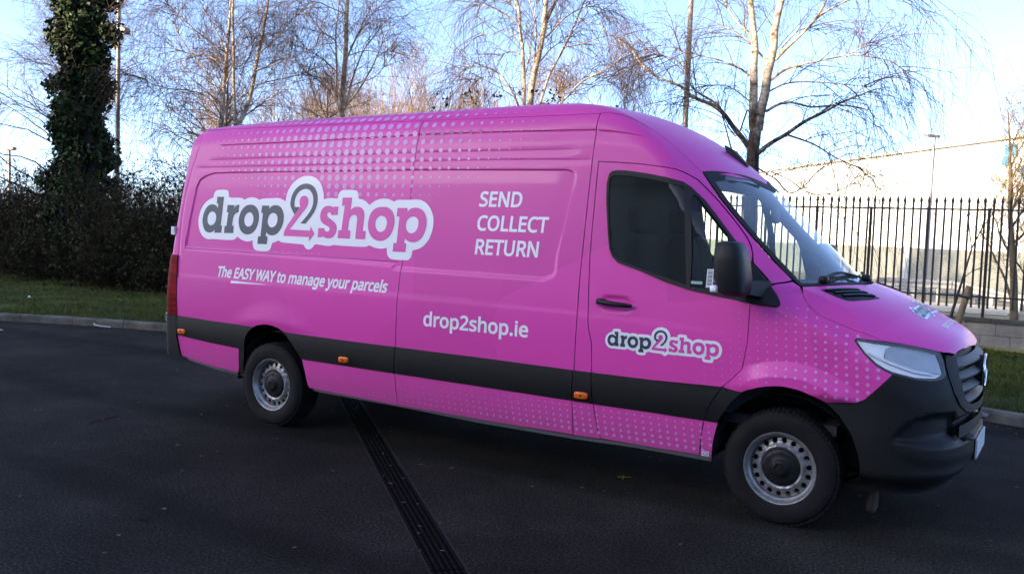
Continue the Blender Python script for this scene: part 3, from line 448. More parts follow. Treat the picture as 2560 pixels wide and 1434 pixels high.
_MW=_hermite(_ZW,_WW);_MP=_hermite(_PX,_PZ)
def spl(x,X,Y,M):
    x=np.clip(x,X[0],X[-1]);i=np.clip(np.searchsorted(X,x)-1,0,len(X)-2)
    h=X[i+1]-X[i];t=(x-X[i])/h;t2=t*t;t3=t2*t
    return Y[i]*(2*t3-3*t2+1)+h*M[i]*(t3-2*t2+t)+Y[i+1]*(3*t2-2*t3)+h*M[i+1]*(t3-t2)
def sstep(a,b,x):
    t=np.clip((x-a)/(b-a),0,1);return t*t*(3-2*t)
def rmax(a,b,r):
    u=np.maximum(a+r,0);v=np.maximum(b+r,0)
    return np.sqrt(u*u+v*v)+np.minimum(-r,np.maximum(a,b))
def halfw(x,z):
    w=spl(z,_ZW,_WW,_MW)
    w=w-.055*(np.maximum(-(x+2.6),0)/3.1)**2
    w=w-.05*np.maximum(x+.9,0)**2*sstep(1.15,1.7,z)
    w=w-.03*np.maximum(x+.3,0)**2*sstep(.55,.9,z)
    zc=np.interp(x,_CX,_CZ);e=z-zc
    w=w-.68*np.maximum(e,0)*sstep(-.16,.04,x)*sstep(.50,.28,x)*sstep(.20,.13,e)
    return w
def prof(x): return spl(x,_PX,_PZ,_MP)
def field(x,y,z,feat=None):
    ay=np.abs(y)
    w=halfw(x,z)
    if feat is not None: w=w-feat(x,z)
    A=ay-w
    k=sstep(-1.6,-.5,x)
    s=(.04+.26*k)*ay**2+.28*k*ay**4
    crown=.05*ay**2*(1-k)
    xs=x+s
    slope=(prof(xs+.01)-prof(xs-.01))/.02
    T=(z-prof(xs)+crown)/np.sqrt(1+slope*slope)
    r=.20-.13*sstep(-2.0,-.8,x)
    F=rmax(A,T,r)
    fx=.985-.05*sstep(.95,1.25,z)
    Fr=x-(fx-.13*ay**2-.30*ay**8)
    F=rmax(F,Fr,.07)
    rx=-5.80+.10*sstep(1.1,2.6,z)
    Re=(rx+.05*ay**2)-x
    F=rmax(F,Re,.09)
    return F

D = {k: np.array(v) / 1000. for k, v in D.items()}
LG = {k: np.array(v) / 1000. for k, v in LG.items()}
FC, RC = -0.3, -5.0

def chart_ray(chart, uv):
    u, v = uv[:, 0], uv[:, 1]; z = np.zeros_like(u)
    if chart == 'side': return np.stack([u, z, v], -1), np.stack([z, z - 1, z], -1)
    if chart == 'top': return np.stack([u, v, z + .8 + .7 * sstep(.2, -.5, u)], -1), np.stack([z, z, z + 1], -1)
    c = FC if chart == 'front' else RC
    return np.stack([z + c, z, v], -1), np.stack([np.cos(u), np.sin(u), z], -1)

def solve(chart, uv, off=0.):
    O, d = chart_ray(chart, uv)
    a = np.zeros(len(uv)); b = np.full(len(uv), 2.4)
    for _ in range(21):
        m = (a + b) / 2; Q = O + d * m[:, None]
        ins = field(Q[:, 0], Q[:, 1], Q[:, 2]) < off
        a = np.where(ins, m, a); b = np.where(ins, b, m)
    return O, d, (a + b) / 2

def interp_line(L, x):
    o = np.argsort(L[:, 0]); return np.interp(x, L[o, 0], L[o, 1])

def poly_dist(p, poly, closed=True):
    best = np.full(len(p), 9e9); n = len(poly)
    for i in range(n if closed else n - 1):
        a, b = poly[i], poly[(i + 1) % n]; e = b - a; w = p - a
        t = np.clip((w @ e) / (e @ e + 1e-12), 0, 1)
        best = np.minimum(best, np.hypot(*(w - t[:, None] * e).T))
    return best

def inside(p, poly):
    x, y = p[:, 0], p[:, 1]; r = np.zeros(len(p), bool); n = len(poly)
    for i in range(n):
        (x1, y1), (x2, y2) = poly[i], poly[(i + 1) % n]
        if y1 == y2: continue
        c = (y1 > y) != (y2 > y)
        r ^= c & (x < (x2 - x1) * (y - y1) / (y2 - y1) + x1)
    return r

def sdf(p, poly):
    d = poly_dist(p, poly); return np.where(inside(p, poly), -d, d)

REC = [D[k] for k in ('rec1', 'rec2')]
def join_rec():
    # the sunk field of the rear panel and that of the sliding door meet at the door gap
    a, b = REC
    a = a.copy(); b = b.copy()
    a[:, 0] = np.where(a[:, 0] > -3.05, -2.80, a[:, 0]); b[:, 0] = np.where(b[:, 0] < -2.85, -3.05, b[:, 0])
    return [a, b]
REC = join_rec()

def feat_side(uv):
    x, z = uv[:, 0], uv[:, 1]; f = np.zeros(len(uv))
    d = np.minimum(sdf(uv, REC[0]), sdf(uv, REC[1]))
    wd = .012 + .026 * sstep(1.75, 1.5, z)
    f += .012 * sstep(0., 1., -d / wd)
    for k, dep, w in (('groove_a', .008, .085), ('groove_b', .0035, .05), ('groove_c', .0030, .05)):
        L = D[k]; zl = interp_line(L, x); e = z - zl
        fade = sstep(L[:, 0].min() - .02, L[:, 0].min() + .12, x) * sstep(L[:, 0].max() + .02, L[:, 0].max() - .15, x)
        f += fade * dep * np.where(e < 0, 1 - sstep(0, w, -e), 1 - sstep(0, .009, e))
    zb = np.interp(x, [-5.6, -3.0, -1.4, -1.05, -.2], [1.225, 1.212, 1.195, 1.183, 1.15])
    f += .004 * sstep(-.03, .02, z - zb) * sstep(-.2, -.6, x)
    pil = np.interp(z, D['pillar'][::-1, 1], D['pillar'][::-1, 0])
    f += .004 * np.exp(-((x - pil) / .010) ** 2) * sstep(.85, 1.3, z)
    rr = np.hypot(x + 4.30, (z - .36) * 1.02)
    f -= .020 * (1 - sstep(.50, .74, rr)) * sstep(.79, .90, z)
    rf = np.hypot(x - .03, (z - .36) * 1.0)
    f -= .040 * np.clip((.650 - rf) / .090, 0, 1) * sstep(.78, .84, z) * sstep(-.36, -.06, x) * (1 - .6 * sstep(.36, .50, x))
    f += .016 * (1 - sstep(.55, 1., np.hypot((x + 1.125) / .155, (z - 1.272) / .062)))
    return f

def feat_mold(uv):
    x, z = uv[:, 0], uv[:, 1]
    t = np.clip((z - np.interp(x, [-5.5, -3, -.4], [.745, .71, .69])) / .11, -1., 1.)
    f = .007 * t ** 2
    rr = np.minimum(np.hypot(x + 4.30, z - .36) - .50, np.hypot(x - .03, z - .36) - .53)
    return f

BL = D['fog']; BLIP = D['lip']
def feat_front(uv):
    u, z = uv[:, 0], uv[:, 1]; p = np.stack([np.abs(u) * -1., z], -1); f = np.zeros(len(uv))
    d = sdf(p, BL)
    f += .045 * sstep(0, .035, -d)
    # the lower lip stands forward as a shelf
    zl = np.interp(p[:, 0], D['lip'][:, 0], D['lip'][:, 1]); zb = np.interp(p[:, 0], D['lip2'][:, 0], D['lip2'][:, 1])
    on = sstep(-.84, -.72, p[:, 0])
    f -= .016 * on * sstep(zl + .004, zl - .02, z) * (1 - .75 * sstep(zb + .05, zb - .03, z))
    f += .045 * sstep(.590, .606, z) * sstep(.735, .715, z) * sstep(-.52, -.44, p[:, 0])
    f += .10 * sstep(.42, .30, z)
    rf = np.hypot(0, 0)
    return f

FEATS = {'side': feat_side, 'mold': feat_mold, 'front': feat_front}

def surf(chart, uv, off=0., feat=None, normals=True):
    uv = np.asarray(uv, float)
    def P(q):
        O, d, t = solve(chart, q, off)
        if feat: t = t - FEATS[feat](q)
        return O + d * t[:, None]
    p = P(uv)
    if not normals: return p
    e = .002
    du = P(uv + [e, 0]) - P(uv - [e, 0]); dv = P(uv + [0, e]) - P(uv - [0, e])
    n = np.cross(du, dv); n /= np.linalg.norm(n, axis=1, keepdims=True) + 1e-12
    _, d = chart_ray(chart, uv)
    n *= np.sign((n * d).sum(1))[:, None]
    return p, n

def clean(poly, tol=1e-4):
    q = [poly[0]]
    for a in poly[1:]:
        if np.hypot(*(a - q[-1])) > tol: q.append(a)
    if np.hypot(*(q[0] - q[-1])) < tol: q.pop()
    return np.array(q)

def area2(p): return float(np.sum(p[:, 0] * np.roll(p[:, 1], -1) - np.roll(p[:, 0], -1) * p[:, 1]))

def offset_poly(p, d, keep=None):
    """move every edge of the polygon inwards by d (negative: outwards)"""
    p = clean(np.asarray(p, float))
    if area2(p) < 0: p = p[::-1]
    a = p - np.roll(p, 1, 0); b = np.roll(p, -1, 0) - p
    na = np.stack([-a[:, 1], a[:, 0]], -1); nb = np.stack([-b[:, 1], b[:, 0]], -1)
    na /= np.linalg.norm(na, axis=1, keepdims=True); nb /= np.linalg.norm(nb, axis=1, keepdims=True)
    m = na + nb; k = 1 + (na * nb).sum(1)
    q = p + m / np.maximum(k, .45)[:, None] * d
    if keep is not None:                      # edges that run on into the next sheet without a gap
        kk = keep(p)
        both = kk & np.roll(kk, 1) & np.roll(kk, -1)
        q[both] = p[both]; q[kk & ~both, 1] = p[kk & ~both, 1]
    return q

def resample_loop(p, g):
    out = []
    n = len(p)
    for i in range(n):
        a, b = p[i], p[(i + 1) % n]; L = np.hypot(*(b - a)); k = max(1, int(math.ceil(L / g)))
        for j in range(k): out.append(a + (b - a) * j / k)
    return np.array(out)

EXTRA = {}     # points along the pressed lines so that the sheet follows them
def extra_points(chart):
    if chart in EXTRA: return EXTRA[chart]
    pts = []
    if chart == 'side':
        for rc in REC:
            for o in (-.001, .006, .014, .026, .038): pts.append(resample_loop(offset_poly(rc, o), .02))
        for k, offs in (('groove_a', (.010, .004, 0, -.012, -.03)), ('groove_b', (.009, .003, 0, -.012, -.03)), ('groove_c', (.009, .003, 0, -.01, -.025))):
            L = D[k]; x = np.arange(L[:, 0].min(), L[:, 0].max(), .02); zl = interp_line(L, x)
            for o in offs: pts.append(np.stack([x, zl + o], -1))
        for r_ in (.553, .560, .567, .645, .650, .656):
            t_ = np.arange(.55, 2.6, .018); pts.append(np.stack([.03 + r_ * np.cos(t_), .36 + r_ * np.sin(t_)], -1))
        z = np.arange(.9, 2.5, .02); pil = np.interp(z, D['pillar'][::-1, 1], D['pillar'][::-1, 0])
        for o in (-.02, -.01, 0, .01, .02): pts.append(np.stack([pil + o, z], -1))
    else:
        pts.append(np.zeros((0, 2)))
    EXTRA[chart] = np.vstack(pts); return EXTRA[chart]

def tri_region(outer, holes, g, chart):
    loops = [resample_loop(clean(np.asarray(l, float)), g) for l in [outer] + list(holes)]
    lo, hi = loops[0].min(0), loops[0].max(0)
    gx, gy = np.meshgrid(np.arange(lo[0] + g * .5, hi[0], g), np.arange(lo[1] + g * .5, hi[1], g * .87))
    gx[1::2] += g / 2
    pts = np.stack([gx.ravel(), gy.ravel()], -1)
    ex = extra_points(chart)
    ex = ex[((ex > lo) & (ex < hi)).all(1)]
    npl = len(pts)
    def keep(q, m):
        k = inside(q, loops[0])
        for h in loops[1:]: k &= ~inside(q, h)
        q = q[k]
        for l in loops:
            if len(q): q = q[poly_dist(q, l) > m]
        return q
    pts = keep(pts, g * .45); ex = keep(ex, .004)
    if len(ex) and len(pts):
        # thin the plain grid out where the pressed lines bring their own points
        cell = {}
        for e in np.floor(ex / .012).astype(int): cell[tuple(e)] = 1
        kk = np.floor(pts / .012).astype(int)
        pts = pts[[not any((a + i, b + j) in cell for i in (-1, 0, 1) for j in (-1, 0, 1)) for a, b in kk]]
    allp = np.vstack(loops + [pts, ex]); edges = []; s = 0
    for l in loops:
        n = len(l); edges += [(s + i, s + (i + 1) % n) for i in range(n)]; s += n
    vo, _, fo, vi, _, _ = geometry.delaunay_2d_cdt([Vector(q) for q in allp], edges, [], 0, 1e-6)
    V = np.array([tuple(q) for q in vo]); F = np.array(fo)
    c = V[F].mean(1)
    k = inside(c, loops[0])
    for h in loops[1:]: k &= ~inside(c, h)
    F = F[k]
    a = V[F]; ar = (a[:, 1, 0] - a[:, 0, 0]) * (a[:, 2, 1] - a[:, 0, 1]) - (a[:, 2, 0] - a[:, 0, 0]) * (a[:, 1, 1] - a[:, 0, 1])
    F = F[np.abs(ar) > 1e-9]
    bl = []
    s = 0
    for l in loops:
        bl.append([V_i for V_i in _match(V, l)])
    return V, F, bl

def _match(V, l):
    key = {}
    for i, v in enumerate(np.round(V * 2e4).astype(int)): key[tuple(v)] = i
    out = []
    for q in l:
        k = np.round(q * 2e4).astype(int)
        f = None
        for i in (0, -1, 1):
            for j in (0, -1, 1):
                f = key.get((k[0] + i, k[1] + j)) if f is None else f
        if f is None: f = int(np.argmin(np.hypot(*(V - q).T)))
        out.append(f)
    return out

def panel(name, chart, outer, m, parent, holes=(), off=0., g=.03, flange=.02, feat=None, inset=0., mirror=False, both=False, keep=None):
    outer = np.asarray(outer, float)
    if inset:
        outer = offset_poly(outer, inset, keep); holes = [offset_poly(h, -inset) for h in holes]
    uv, F, bl = tri_region(outer, holes, g, chart if feat == 'side' else 'none')
    P, N = surf(chart, uv, off, feat)
    a = P[F]; fn = np.cross(a[:, 1] - a[:, 0], a[:, 2] - a[:, 0]); fl = (fn * N[F[:, 0]]).sum(1) < 0
    F = np.where(fl[:, None], F[:, ::-1], F)
    V = [P]; NN = [N]; FF = [tuple(f) for f in F]; n = len(P)
    if flange:
        for loop in bl:
            L = len(loop); q = P[loop]; nn = N[loop]
            t = np.roll(q, -1, 0) - np.roll(q, 1, 0); sn = np.cross(t, nn); sn /= np.linalg.norm(sn, axis=1, keepdims=True) + 1e-12
            V += [q, q - nn * flange]; NN += [sn, sn]
            for i in range(L): FF.append((n + i, n + (i + 1) % L, n + L + (i + 1) % L, n + L + i))
            n += 2 * L
    V = np.vstack(V); NN = np.vstack(NN)
    o = None
    if not mirror or both: o = mesh_np(name, V, FF, m, parent, True, NN)
    if mirror or both:
        s = np.array([1, -1, 1.])
        o2 = mesh_np(name, V * s, [f[::-1] for f in FF], m, parent, True, NN * s)
        o = o or o2
    return o

def decal(name, chart, polys, m, parent, off=.0016, g=.04, feat=None):
    """flat print: list of (outer, [holes]) laid on the sheet metal"""
    V = []; F = []; NN = []; n = 0
    for outer, holes in polys:
        uv, f, _ = tri_region(outer, holes, g, chart if feat == 'side' else 'none')
        P, N = surf(chart, uv, off, feat)
        a = P[f]; fn = np.cross(a[:, 1] - a[:, 0], a[:, 2] - a[:, 0]); fl = (fn * N[f[:, 0]]).sum(1) < 0
        f = np.where(fl[:, None], f[:, ::-1], f)
        V.append(P); NN.append(N); F.append(f + n); n += len(P)
    return mesh_np(name, np.vstack(V), np.vstack(F), m, parent, True, np.vstack(NN))

def text_polys(s, size_x, cap, x0, z0, bold=.018, shear=0., axis=None):
    """glyph outlines laid along +x from (x0,z0); cap = height of a capital, size_x = total width"""
    caph = max(p[1] for p in GLY['E'][1][0]) / 1000.
    ks = cap / (caph + 2 * bold * .0)
    total = sum(GLY[c][0] if c != ' ' else 210 for c in s) / 1000.
    kx = size_x / total; pen = 0.; out = []
    for c in s:
        if c == ' ': pen += .21; continue
        a, loops = GLY[c]
        L = [np.array(l) / 1000. for l in loops]
        ar = [area2(l) for l in L]
        sign = np.sign(max(ar, key=abs))
        outs = [l for l, q in zip(L, ar) if np.sign(q) == sign]; ins = [l for l, q in zip(L, ar) if np.sign(q) != sign]
        def pl(l): return np.stack([x0 + (l[:, 0] + pen) * kx + l[:, 1] * ks * shear, z0 + l[:, 1] * ks], -1)
        for l in outs:
            hs = [h for h in ins if inside(h[:1] * .5 + h[len(h) // 2:len(h) // 2 + 1] * .5, l)[0]]
            out.append((pl(offset_poly(l, -bold)), [pl(offset_poly(h, bold)) for h in hs]))
        pen += a / 1000.
    return out
# ================================================================ materials of the van
M = {}
M['pink'] = mat('pink_wrap', (.70, .066, .388), rough=.42, spec=.32, coat=.10)
def add_facets(m):
    # the wrap is printed with very faint slanting facets, a shade lighter or darker
    nt = m.node_tree; b = nt.nodes['Principled BSDF']
    tc = nt.nodes.new('ShaderNodeTexCoord'); mp = nt.nodes.new('ShaderNodeMapping')
    mp.inputs['Rotation'].default_value = (0, R(-35), 0); mp.inputs['Scale'].default_value = (.9, .0, .33)
    v = nt.nodes.new('ShaderNodeTexVoronoi'); v.inputs['Scale'].default_value = 1.1
    r = nt.nodes.new('ShaderNodeMapRange'); r.inputs['To Min'].default_value = .90; r.inputs['To Max'].default_value = 1.09
    mx = nt.nodes.new('ShaderNodeMix'); mx.data_type = 'RGBA'; mx.blend_type = 'MULTIPLY'; mx.inputs['Factor'].default_value = 1
    mx.inputs['A'].default_value = b.inputs['Base Color'].default_value
    nt.links.new(tc.outputs['Object'], mp.inputs['Vector']); nt.links.new(mp.outputs['Vector'], v.inputs['Vector'])
    sp = nt.nodes.new('ShaderNodeSeparateColor'); nt.links.new(v.outputs['Color'], sp.inputs['Color'])
    nt.links.new(sp.outputs['Red'], r.inputs['Value'])
    nt.links.new(r.outputs['Result'], mx.inputs['B']); nt.links.new(mx.outputs['Result'], b.inputs['Base Color'])
    # road dirt that has dried along the sills
    sx = nt.nodes.new('ShaderNodeSeparateXYZ'); nt.links.new(tc.outputs['Object'], sx.inputs['Vector'])
    zr = nt.nodes.new('ShaderNodeMapRange'); zr.inputs['From Min'].default_value = .32; zr.inputs['From Max'].default_value = .72; zr.inputs['To Min'].default_value = .55; zr.inputs['To Max'].default_value = 0
    nt.links.new(sx.outputs['Z'], zr.inputs['Value'])
    dn = nt.nodes.new('ShaderNodeTexNoise'); dn.inputs['Scale'].default_value = 7; dn.inputs['Detail'].default_value = 7; dn.inputs['Roughness'].default_value = .7; nt.links.new(tc.outputs['Object'], dn.inputs['Vector'])
    dm = nt.nodes.new('ShaderNodeMath'); dm.operation = 'MULTIPLY'; nt.links.new(zr.outputs['Result'], dm.inputs[0]); nt.links.new(dn.outputs['Fac'], dm.inputs[1])
    dx = nt.nodes.new('ShaderNodeMix'); dx.data_type = 'RGBA'; dx.inputs['B'].default_value = (.16, .12, .115, 1)
    nt.links.new(dm.outputs[0], dx.inputs['Factor']); nt.links.new(mx.outputs['Result'], dx.inputs['A']); nt.links.new(dx.outputs['Result'], b.inputs['Base Color'])
    n = nt.nodes.new('ShaderNodeTexNoise'); n.inputs['Scale'].default_value = 3.5; n.inputs['Detail'].default_value = 3
    rr = nt.nodes.new('ShaderNodeMapRange'); rr.inputs['To Min'].default_value = .30; rr.inputs['To Max'].default_value = .46
    nt.links.new(tc.outputs['Object'], n.inputs['Vector']); nt.links.new(n.outputs['Fac'], rr.inputs['Value']); nt.links.new(rr.outputs['Result'], b.inputs['Roughness'])
add_facets(M['pink'])
M['pinkprint'] = mat('pink_print', (.70, .066, .388), rough=.45, coat=.05)
M['dot'] = mat('pale_lilac_print', (.64, .28, .60), rough=.42, coat=.1)
M['white'] = mat('white_print', (.84, .85, .88), rough=.42, coat=.1)
M['grey'] = mat('slate_grey_print', (.034, .052, .075), rough=.45, coat=.08)
M['trim'] = mat('black_plastic', (.0085, .009, .010), rough=.50, spec=.35, var=.25, vscale=25, bump=.04, bscale=400)
M['bumper'] = mat('bumper_plastic', (.0150, .0150, .0162), rough=.52, spec=.25, var=.22, vscale=5, bump=.05, bscale=500)
M['slat'] = mat('slat_plastic', (.050, .050, .052), rough=.55)
M['rubber'] = mat('rubber', (.013, .013, .014), rough=.7, bump=.1, bscale=120)
M['tyre'] = mat('tyre_rubber', (.0085, .0082, .0085), rough=.8, spec=.3, var=.35, vscale=14, bump=.12, bscale=90)
M['steel'] = mat('painted_steel_wheel', (.40, .41, .43), rough=.40, metal=.6, var=.3, vscale=16, vdark=(.22, .205, .19))
M['dark'] = mat('dark_underbody', (.010, .010, .011), rough=.85)
M['liner'] = mat('wheel_liner', (.020, .021, .022), rough=.8, bump=.3, bscale=25)
M['seamblack'] = mat('gap_black', (.012, .004, .010), rough=.8)
M['interior'] = mat('cab_plastic', (.035, .036, .040), rough=.7)
M['seat'] = mat('seat_cloth', (.028, .029, .034), rough=.95, bump=.2, bscale=200)
M['orange'] = mat('amber_lens', (.75, .13, .008), rough=.22, spec=.6)
M['red'] = mat('red_lens', (.22, .004, .007), rough=.5, spec=.06, coat=.0, var=.6, vscale=9, stretch=(1, 1, 4))
M['chrome'] = mat('chrome', (.75, .77, .80), rough=.10, metal=1.)
M['silver'] = mat('reflector', (.95, .95, .97), rough=.45, metal=.0)
M['alloy'] = mat('dull_metal_sill', (.16, .165, .17), rough=.55, metal=.4)
M['plate'] = mat('plate_white', (.75, .77, .78), rough=.35)
M['label'] = mat('label_white', (.74, .76, .80), rough=.5)

def glass(name, tint, refl_rough=.0, body=.0, bodycol=(.03, .035, .033), ior=1.5, fogscale=0.):
    m = bpy.data.materials.new(name); m.use_nodes = True; nt = m.node_tree; nt.nodes.clear()
    out = nt.nodes.new('ShaderNodeOutputMaterial')
    tr = nt.nodes.new('ShaderNodeBsdfTransparent'); tr.inputs['Color'].default_value = (*tint, 1)
    df = nt.nodes.new('ShaderNodeBsdfDiffuse'); df.inputs['Color'].default_value = (*bodycol, 1)
    gl = nt.nodes.new('ShaderNodeBsdfGlossy'); gl.inputs['Roughness'].default_value = refl_rough
    mb = nt.nodes.new('ShaderNodeMixShader'); mb.inputs['Fac'].default_value = body
    if fogscale:
        tc = nt.nodes.new('ShaderNodeTexCoord'); n = nt.nodes.new('ShaderNodeTexNoise'); n.inputs['Scale'].default_value = fogscale; n.inputs['Detail'].default_value = 5
        mp = nt.nodes.new('ShaderNodeMapping'); mp.inputs['Scale'].default_value = (1, 1, .45)
        r = nt.nodes.new('ShaderNodeMapRange'); r.inputs['From Min'].default_value = .35; r.inputs['From Max'].default_value = .65; r.inputs['To Min'].default_value = body * .45; r.inputs['To Max'].default_value = min(1, body * 1.12)
        nt.links.new(tc.outputs['Object'], mp.inputs['Vector']); nt.links.new(mp.outputs['Vector'], n.inputs['Vector']); nt.links.new(n.outputs['Fac'], r.inputs['Value']); nt.links.new(r.outputs['Result'], mb.inputs['Fac'])
    fr = nt.nodes.new('ShaderNodeFresnel'); fr.inputs['IOR'].default_value = ior
    mx = nt.nodes.new('ShaderNodeMixShader')
    nt.links.new(tr.outputs[0], mb.inputs[1]); nt.links.new(df.outputs[0], mb.inputs[2])
    ge = nt.nodes.new('ShaderNodeNewGeometry'); iv_ = nt.nodes.new('ShaderNodeMath'); iv_.operation = 'SUBTRACT'; iv_.inputs[0].default_value = 1; nt.links.new(ge.outputs['Backfacing'], iv_.inputs[1])
    mu = nt.nodes.new('ShaderNodeMath'); mu.operation = 'MULTIPLY'; nt.links.new(fr.outputs[0], mu.inputs[0]); nt.links.new(iv_.outputs[0], mu.inputs[1])   # a thin pane: no total reflection from inside
    nt.links.new(mu.outputs[0], mx.inputs['Fac']); nt.links.new(mb.outputs[0], mx.inputs[1]); nt.links.new(gl.outputs[0], mx.inputs[2])
    nt.links.new(mx.outputs[0], out.inputs['Surface'])
    return m
M['ws'] = glass('windscreen_glass', (.80, .86, .86), body=.24, bodycol=(.46, .50, .57), ior=1.75, fogscale=3.)
M['fog'] = glass('fogged_window_glass', (.30, .36, .34), body=.58, bodycol=(.045, .054, .051), ior=1.45, fogscale=2.6)
M['clear'] = glass('window_glass', (.72, .82, .76), body=.05, bodycol=(.2, .22, .22), ior=1.45)
M['bowl'] = mat('lamp_bowl', (.50, .51, .53), rough=.28, metal=.55, var=.18, vscale=6)
M['lens_dark'] = mat('projector_lens', (.20, .21, .23), rough=.12, spec=.8)
M['lens'] = glass('headlamp_lens', (.93, .95, .97), body=.10, bodycol=(.90, .92, .95), ior=1.4)

# ================================================================ the van
van = empty('delivery_van', (0, 0, 0))
tag(van, 'long high-roof pink delivery van with drop2shop lettering parked on dark asphalt', 'van')

def rev(a): return np.asarray(a)[::-1]
ZT = 2.57
def cut_top(L, z=ZT):
    L = L[L[:, 1] < z - .01]; return np.vstack([[[L[0, 0], z]], L])
s1, s2 = cut_top(D['seam1']), cut_top(D['seam2'])
dr, dt, df, db = D['door_rear'], D['door_top'], D['door_front'], D['door_bottom']
dr[-1, 1] = .353; dr[-2, 1] = .366; df[-1, 1] = .352; db[:, 1] = .351
aR, aF, sill = D['arch_r'], D['arch_f'], D['sill']
mt, mb_ = D['mold_top'], D['mold_bot']
rear_edge = np.array([(-5.55, 2.57), (-5.585, 2.50), (-5.60, 2.40), (-5.625, 2.2), (-5.65, 1.9), (-5.68, 1.5), (-5.70, 1.2), (-5.71, .9), (-5.69, .60), (-5.66, .50)])

# rear side panel, sliding door, cab side: sheet metal with gaps between
poly = np.vstack([rear_edge, sill[:3], aR, [[-3.80, .371]], [[-2.952, .352]], rev(s1)[:-1], [[s1[0, 0], ZT]]])
at_top = lambda p: p[:, 1] > ZT - .002
panel('rear_side_panel', 'side', poly, M['pink'], van, g=.028, feat='side', inset=.0028, both=True, keep=at_top)
poly = np.vstack([s1[:-1], [[-2.950, .352]], [[-2.16, .347]], rev(s2)])
panel('sliding_door', 'side', poly, M['pink'], van, g=.028, feat='side', inset=.0028, both=True, keep=at_top)
# joint between cab side and cab roof
jx = np.array([(-1.403, -.690), (-1.30, -.680), (-1.20, -.672), (-1.10, -.665), (-1.0, -.660), (-.9, -.664), (-.8, -.670), (-.729, -.676), (-.68, -.675)])
j0 = surf('side', [[-1.403, ZT]], normals=False)[0]
jx[:, 1] += (j0[1] - jx[0, 1]) * np.linspace(1, 0, len(jx)) ** 2
j3 = surf('top', jx, normals=False)
joint = j3[:, [0, 2]]
ws_edge = D['ws_edge'][:, [0, 2]]; wsx = D['ws_edge'][:, [0, 1]]
poly = np.vstack([s2[:-1], [[-1.412, .345]], [[-1.19, .350]], rev(dr), dt[1:], [[-.130, 1.462]], [[-.105, 1.467], [-.069, 1.474], [-.040, 1.484]], rev(ws_edge[1:7]), rev(joint)[:-1]])
on_joint = lambda p: poly_dist(p, joint, False) < .002
panel('cab_side', 'side', poly, M['pink'], van, g=.026, feat='side', inset=.0028, both=True, keep=on_joint)
door_hole = np.array([(-1.245, 2.125), (-1.215, 2.145), (-1.13, 2.142), (-.98, 2.122), (-.85, 2.098), (-.75, 2.070), (-.61, 1.955), (-.43, 1.755), (-.345, 1.66), (-.32, 1.40), (-.36, 1.378), (-.62, 1.416), (-.79, 1.455), (-1.06, 1.540), (-1.125, 1.558), (-1.168, 1.592), (-1.19, 1.64), (-1.212, 1.745), (-1.246, 1.95), (-1.256, 2.07)])
door_poly = np.vstack([dr, db[1:2], rev(df), rev(dt)[1:-1]])
for mir in (False, True):
    o = panel('cab_door', 'side', door_poly, M['pink'], van, holes=[door_hole], g=.026, feat='side', inset=.0028, mirror=mir)
    if not mir: cab_door = o
    w = panel('window_frame', 'side', D['frame_out'], M['rubber'], o, holes=[D['glass1'], D['glass2']], off=.007, g=.03, flange=.03, mirror=mir)
    panel('window_pane', 'side', offset_poly(D['glass1'], -.004), M['clear' if mir else 'fog'], o, off=.001, g=.06, flange=0, mirror=mir)
    panel('quarter_pane', 'side', offset_poly(D['glass2'], -.004), M['clear'], o, off=.001, g=.06, flange=0, mirror=mir)
HS = smooth_line(D['hood_seam'][1:, :2], 2)
HS3 = surf('top', HS, normals=False)
ifen = [i for i in range(len(df)) if df[i, 1] > .805]
poly = np.vstack([df[ifen], [[-.372, .802]], [[-.24, .793]], aF[6:17], D['fender_bot'][1:], D['headlight_xz'][1:], rev(HS3[:-1, [0, 2]]), [[.022, 1.452]], [[-.030, 1.478], [-.069, 1.468], [-.105, 1.461]], [[-.128, 1.452]], rev(D['fender_rear_up'])[1:]])
panel('front_wing', 'side', poly, M['pink'], van, g=.024, feat='side', inset=.0014, both=True)
poly = np.array([(-.476, .585), (-.385, .585), (-.413, .468), (-.428, .347), (-.503, .350), (-.492, .492)])
panel('lower_sill_end', 'side', poly, M['pink'], van, g=.03, feat='side', inset=.002, both=True)

# black strips along the flanks, broken at the door gaps
strips = [np.vstack([[[-5.60, .848]], mt[:2], [[-4.60, .832], [-4.522, .829]], rev(aR[1:6]), [[-4.672, .40]], [[-4.725, .402]], [[-4.714, .623]], rev(mb_[:2]), [[-5.60, .668]]]),
          np.vstack([[[-4.160, .822]], mt[3:5], [[-2.957, .812], [-2.964, .602]], rev(mb_[3:5]), [[-3.952, .610]], rev(aR[12:15])]),
          np.array([(-2.951, .812), (-2.151, .810), (-1.411, .803), (-1.417, .590), (-2.148, .598), (-2.958, .603)]),
          np.array([(-1.405, .803), (-1.275, .803), (-1.2605, .588), (-1.411, .589)]),
          np.vstack([[[-1.269, .803]], mt[9:10], df[df[:, 1] < .82][:1] + [-.004, 0], df[(df[:, 1] < .80) & (df[:, 1] > .6)] + [-.004, 0], [[-.480, .584]], [[-.833, .588]], [[-1.2545, .588]]]),
          np.vstack([df[(df[:, 1] < .82) & (df[:, 1] > .6)] + [.004, 0], [[-.470, .584]], [[-.385, .583]], aF[3:6], [[-.24, .789]]])]
for s in strips:
    panel('rubbing_strip', 'side', s, M['trim'], van, off=.013, g=.035, flange=.02, feat='mold', inset=.001, both=True)
